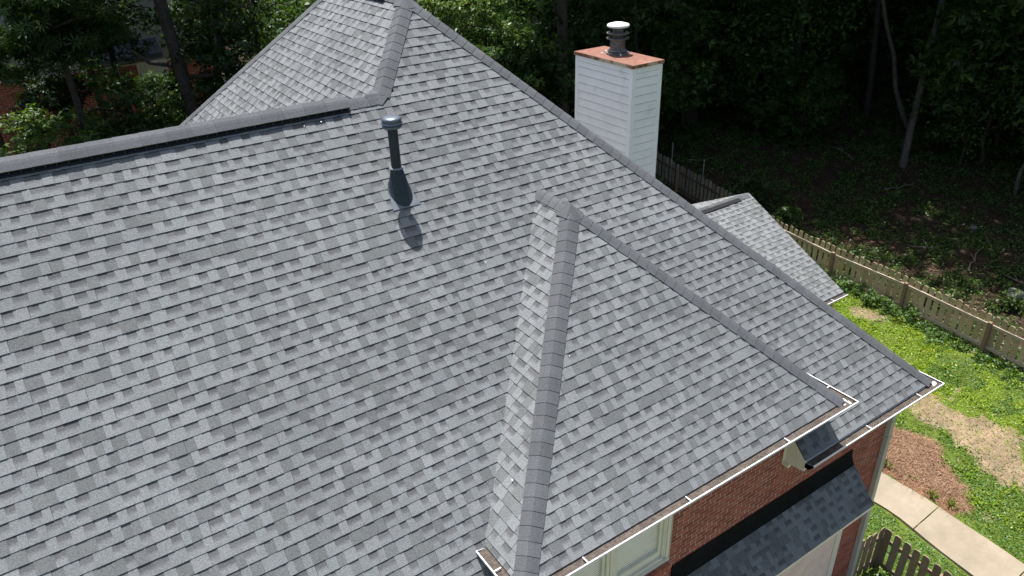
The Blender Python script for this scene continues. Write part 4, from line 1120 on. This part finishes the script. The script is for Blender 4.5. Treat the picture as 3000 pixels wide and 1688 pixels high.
def d_turf(x, y):
    z = zone(x + _jr.normal(size=x.shape) * .13, y + _jr.normal(size=x.shape) * .13); zz = zone(x, y); z = np.where((zz == 2) & (z == 0), 2, z); z = np.where(zz >= 3, zz, z); cl = fbm(x + 3, y + 8, 2.6)
    d = np.where(z == 0, np.clip((cl - .22) * 3, .25, 1), np.where(z == 1, .10, 0)); d = np.where(onwalk(x, y) | ((x < 2.3) & (y > .36) & (x < .6)), 0, d); return d
rng = np.random.default_rng(5)
Q1, C1, x1, y1 = blades_on_ground(190000, (.2, 8.75), (-3.2, 8.8), d_turf, .070, .26, T_BR, rng, .9, .40)
# the right hand lobes of darker, longer grass
dkm = (fbm(x1 + 40, y1 + 2, 1.1) > .60) | ((x1 < 5.3) & (y1 < 2.6)) ; C1[dkm] = np.array(T_DK)[rng.integers(0, 3, dkm.sum())] * rng.uniform(.8, 1.35, (dkm.sum(), 1))
yel = (fbm(x1 + 11, y1 + 17, 1.4) > .64) & ~dkm; C1[yel] *= np.array((1.25, 1.05, .9))
Q2, C2, *_ = blades_on_ground(60000, (.2, 8.75), (-3.2, 8.8), lambda x, y: np.where(zone(x, y) == 1, .9, .07) * (~onwalk(x, y)), .09, .07, T_DRY, rng, 1.3, .25)
go = link('grass', quads_mesh('grass', np.concatenate([Q1, Q2]), np.concatenate([C1, C2]), M['weed'])); tag(go, 'bright green weedy lawn with straw coloured patches', 'grass', kind='stuff')
# broad leaved weeds in clumps on the lawn
n = 900; wx = rng.uniform(3.6, 8.6, n); wy = rng.uniform(-2.5, 8.5, n); k = (zone(wx, wy) == 0) & (fbm(wx + 3, wy + 8, 2.6) > .42); wx, wy = wx[k], wy[k]
cen = np.stack([wx, wy, hgt(wx, wy) + .05], 1); Qw, Iw = leaf_cloud(cen, .16, 16, .065, 'oval', rng, .4)
wo = link('lawn_weeds', quads_mesh('lawn_weeds', Qw, leaf_cols(Iw, len(cen) * 16, T_BR, rng), M['weed'])); tag(wo, 'low broad leaved weeds spread through the lawn', 'weeds', kind='stuff')
# ivy and weeds climbing along the foot of the fence
ys = rng.uniform(.3, 9.5, 260); xs = fence_x(ys) - .05 + rng.normal(size=260) * .22; cen = np.stack([xs, ys, hgt(xs, ys) + rng.uniform(.0, .26, 260) * np.where(ys > 4.2, 1.2, .55)], 1)
Qw, Iw = leaf_cloud(cen, .16, 22, .075, 'star', rng, .7); wo = link('fence_weeds', quads_mesh('fence_weeds', Qw, leaf_cols(Iw, 260 * 22, G_MID + T_DK + G_LITE[:2], rng), M['weed'])); tag(wo, 'leafy weeds growing along the foot of the picket fence', 'weeds', kind='stuff')
# pine straw mulch
def d_mulch(x, y): return np.where(zone(x, y) == 2, 1., np.where(zone(x, y) == 4, .10, 0.))
Qm, Cm, *_ = blades_on_ground(42000, (3.1, 5.1), (-.2, 3.1), d_mulch, .20, .030, [(.28, .168, .100), (.22, .125, .072), (.34, .225, .145), (.14, .078, .046)], rng, 1.5, .22, .01)
mo = link('pine_straw', quads_mesh('pine_straw', Qm, Cm, M['straw'])); tag(mo, 'reddish pine straw mulch bed beside the concrete path', 'mulch', kind='stuff')
# woodland floor: dead leaves, low plants
def d_wood(x, y): return (x > fence_x(y) + .1) * np.clip(1.1 - fbm(x, y, 1.9), .1, 1)
Ql, Cl, *_ = blades_on_ground(52000, (8.5, 26), (-2, 21), d_wood, .09, .5, [(.095, .056, .034), (.07, .042, .027), (.14, .095, .06), (.05, .032, .022)], rng, 1.4, .25, .015)
lo = link('leaf_litter', quads_mesh('leaf_litter', Ql, Cl, M['litter'])); tag(lo, 'brown dead leaves covering the shaded woodland floor', 'leaf litter', kind='stuff')
def d_und(x, y): return (x > fence_x(y) + .1) * np.clip((fbm(x, y, 1.9) - .33) * 4, 0.07, 1)
n = 15000; ux = rng.uniform(8.5, 26, n); uy = rng.uniform(-2, 21, n); k = rng.random(n) < d_und(ux, uy); ux, uy = ux[k], uy[k]
cen = np.stack([ux, uy, hgt(ux, uy) + .09], 1); Qu, Iu = leaf_cloud(cen, .22, 16, .085, 'oval', rng, .55)
uo = link('undergrowth', quads_mesh('undergrowth', Qu, leaf_cols(Iu, len(cen) * 16, G_MID + G_LITE, rng), M['weed'])); tag(uo, 'dark low green plants covering parts of the woodland floor', 'undergrowth', kind='stuff')

# tufts, saplings and bushes that stand alone
def plant(name, label, cat, c, r, n, per, L, style, pal, seed, stem=True, group=None, flat=.7):
    g = hg(c[0], c[1]); t = thing(name, label, cat, (c[0], c[1], g), group)
    if stem:
        b = MB(); b.tube([(0, 0, -.05), (.01, .0, r[2]), (.0, .02, r[2] * 1.7)], [.018, .012, .005], 6); o = link('stem', b.mesh('stem', M['bark'])); o.parent = t
    rg_ = np.random.default_rng(seed); cen = crown_centres(n, r[0], r[1], r[2], rg_, .2) + np.array((0, 0, r[2] * 1.02))
    Q, I = leaf_cloud(cen, min(r) * .4, per, L, style, rg_, flat)
    o = link('foliage', quads_mesh('foliage', Q, leaf_cols(I, len(cen) * per, pal, rg_), M['weed'])); o.parent = t
    return t
plant('sapling', 'bright green sweetgum sapling standing just behind the low gabled roof', 'sapling', (9.75, 9.85), (.33, .33, .72), 34, 16, .15, 'star', G_LITE + G_MID, 301)
plant('bush', 'sunlit yellow green bush just beyond the fence at the right edge', 'bush', (10.75, 2.9), (.36, .36, .28), 26, 18, .10, 'oval', G_LITE, 302, False)
plant('bush', 'small leafy shoot lit by the sun behind the fence post', 'bush', (9.55, 4.55), (.24, .24, .28), 16, 16, .11, 'star', G_LITE, 303, False)
plant('bush', 'light green weed peeping above the pickets near the low roof', 'bush', (9.5, 7.15), (.22, .22, .26), 14, 16, .11, 'star', G_LITE, 304, False)
plant('bush', 'leafy bush in the shade between the stakes and the low gabled roof', 'bush', (10.9, 12.4), (1.0, .9, .55), 50, 24, .13, 'star', G_MID, 305, False)
plant('bush', 'dark bush in the gap beside the chimney below the far pickets', 'bush', (7.6, 15.0), (.8, .8, .9), 50, 24, .13, 'star', G_MID + G_DARK, 306, False)
plant('bush', 'yellow green shrub below the corner of the brown picket fence', 'shrub', (1.02, -1.45), (.42, .42, .36), 34, 20, .075, 'oval', T_BR + G_LITE, 307, False)
plant('bush', 'bright broad leafed weed at the foot of the brown picket fence corner', 'shrub', (.42, .02), (.20, .20, .18), 16, 14, .10, 'star', G_LITE, 308, False)
for k, (x, y, lab) in enumerate(((3.42, 1.78, 'grass tuft at the top of the mulch bed by the house corner'), (3.52, 1.18, 'small grass tuft on the bare soil of the mulch bed'), (3.36, .62, 'grass tuft halfway along the edge of the concrete path'), (3.40, .22, 'small green tuft at the path edge near the joint'))):
    g = hg(x, y); r_ = np.random.default_rng(400 + k); n = 46 if k != 1 else 20
    b = np.tile(np.array((0., 0., 0.)), (n, 1)) + r_.normal(size=(n, 3)) * np.array((.035, .035, 0)); d_ = unit(np.concatenate([r_.normal(size=(n, 2)) * .75, np.ones((n, 1))], 1)); nr = unit(np.cross(d_, r_.normal(size=(n, 3)))); ls = r_.uniform(.10, .20, n) * (1 if k != 1 else .7)
    o = link('grass_tuft', quads_mesh('grass_tuft', blades(b, d_, nr, ls, ls * .13), leaf_cols(np.arange(n), n, T_BR + T_DK, r_), M['weed']), loc=(x, y, g)); tag(o, lab, 'grass tuft', 'grass tufts along the mulch bed')

# stakes, stones and fallen branches beyond the fence
for (x, y, h, lab) in ((9.28, 14.9, 1.95, 'thin steel stake beside the fence next to the chimney'), (9.62, 13.6, 1.6, 'thin steel stake standing right of the far pickets')):
    g = hg(x, y); m = MB(); m.tube([(0, 0, -.3), (0, 0, h)], [.014, .014], 8); o = m.obj('metal_stake', M['steel'], smooth=True); o.location = (x, y, g); tag(o, lab, 'stake', 'steel stakes by the far fence')
def stone(x, y, r, lab, seed):
    bm = bmesh.new(); bmesh.ops.create_icosphere(bm, subdivisions=3, radius=1); rr = random.Random(seed); ph = [rr.uniform(0, 6) for _ in range(6)]
    for v in bm.verts:
        k = 1 + .14 * math.sin(v.co.x * 3 + ph[0]) * math.sin(v.co.y * 2.6 + ph[1]) + .1 * math.sin(v.co.z * 4 + ph[2] + v.co.x * 2); v.co = Vector((v.co.x * r[0], v.co.y * r[1], v.co.z * r[2])) * k
    me = bpy.data.meshes.new('stone'); bm.to_mesh(me); bm.free(); me.materials.append(M['rock']); me.polygons.foreach_set('use_smooth', [True] * len(me.polygons))
    o = link('stone', me, loc=(x, y, hg(x, y) + r[2] * .3)); tag(o, lab, 'stone')
stone(11.4, 3.1, (.26, .24, .17), 'large rounded grey stone behind the fence at the right edge', 1)
stone(14.8, 6.1, (.16, .12, .10), 'small pale stone lying on the shaded slope', 2)
rs = random.Random(31)
labs = ['long pale branch lying on the shaded slope above the fence', 'bent dead branch lying above the far pickets', 'thin fallen stick left of the leaning tree', 'forked dead stick on the slope near the small stone', 'grey fallen branch near the right edge of the slope', 'short dead stick below the leaning tree', 'dead branch lying among the leaves behind the stakes', 'dark crooked stick behind the middle of the fence', 'curved twig on the leaf litter near the crooked tree']
for lab, (x, y, L, a) in zip(labs, ((12.6, 4.9, 1.5, .25), (11.9, 15.6, 1.9, -.5), (16.6, 12.6, 1.6, 1.2), (14.2, 5.4, 1.0, .7), (12.2, 3.5, 1.1, 1.3), (15.8, 9.4, 1.3, -.3), (12.6, 13.6, 1.2, .6), (12.2, 6.3, 1.0, 1.9), (18.6, 12.0, 1.5, .2))):
    m = MB(); n = 6; P = [];
    for i in range(n):
        s = L * (i / (n - 1) - .5); px, py = x + s * math.cos(a) + rs.uniform(-.06, .06), y + s * math.sin(a) + rs.uniform(-.06, .06); P.append(Vector((px, py, hg(px, py) + .05 + .05 * (i % 2))) - Vector((x, y, hg(x, y))))
    m.tube(P, [.028, .026, .024, .02, .015, .008], 7)
    m.tube([P[2], P[2] + Vector((.18, .22, .10)), P[2] + Vector((.30, .42, .08))], [.014, .011, .005], 6)
    o = m.obj('fallen_branch', M['stick'], smooth=True); o.location = (x, y, hg(x, y)); tag(o, lab, 'branch', 'fallen branches on the slope')
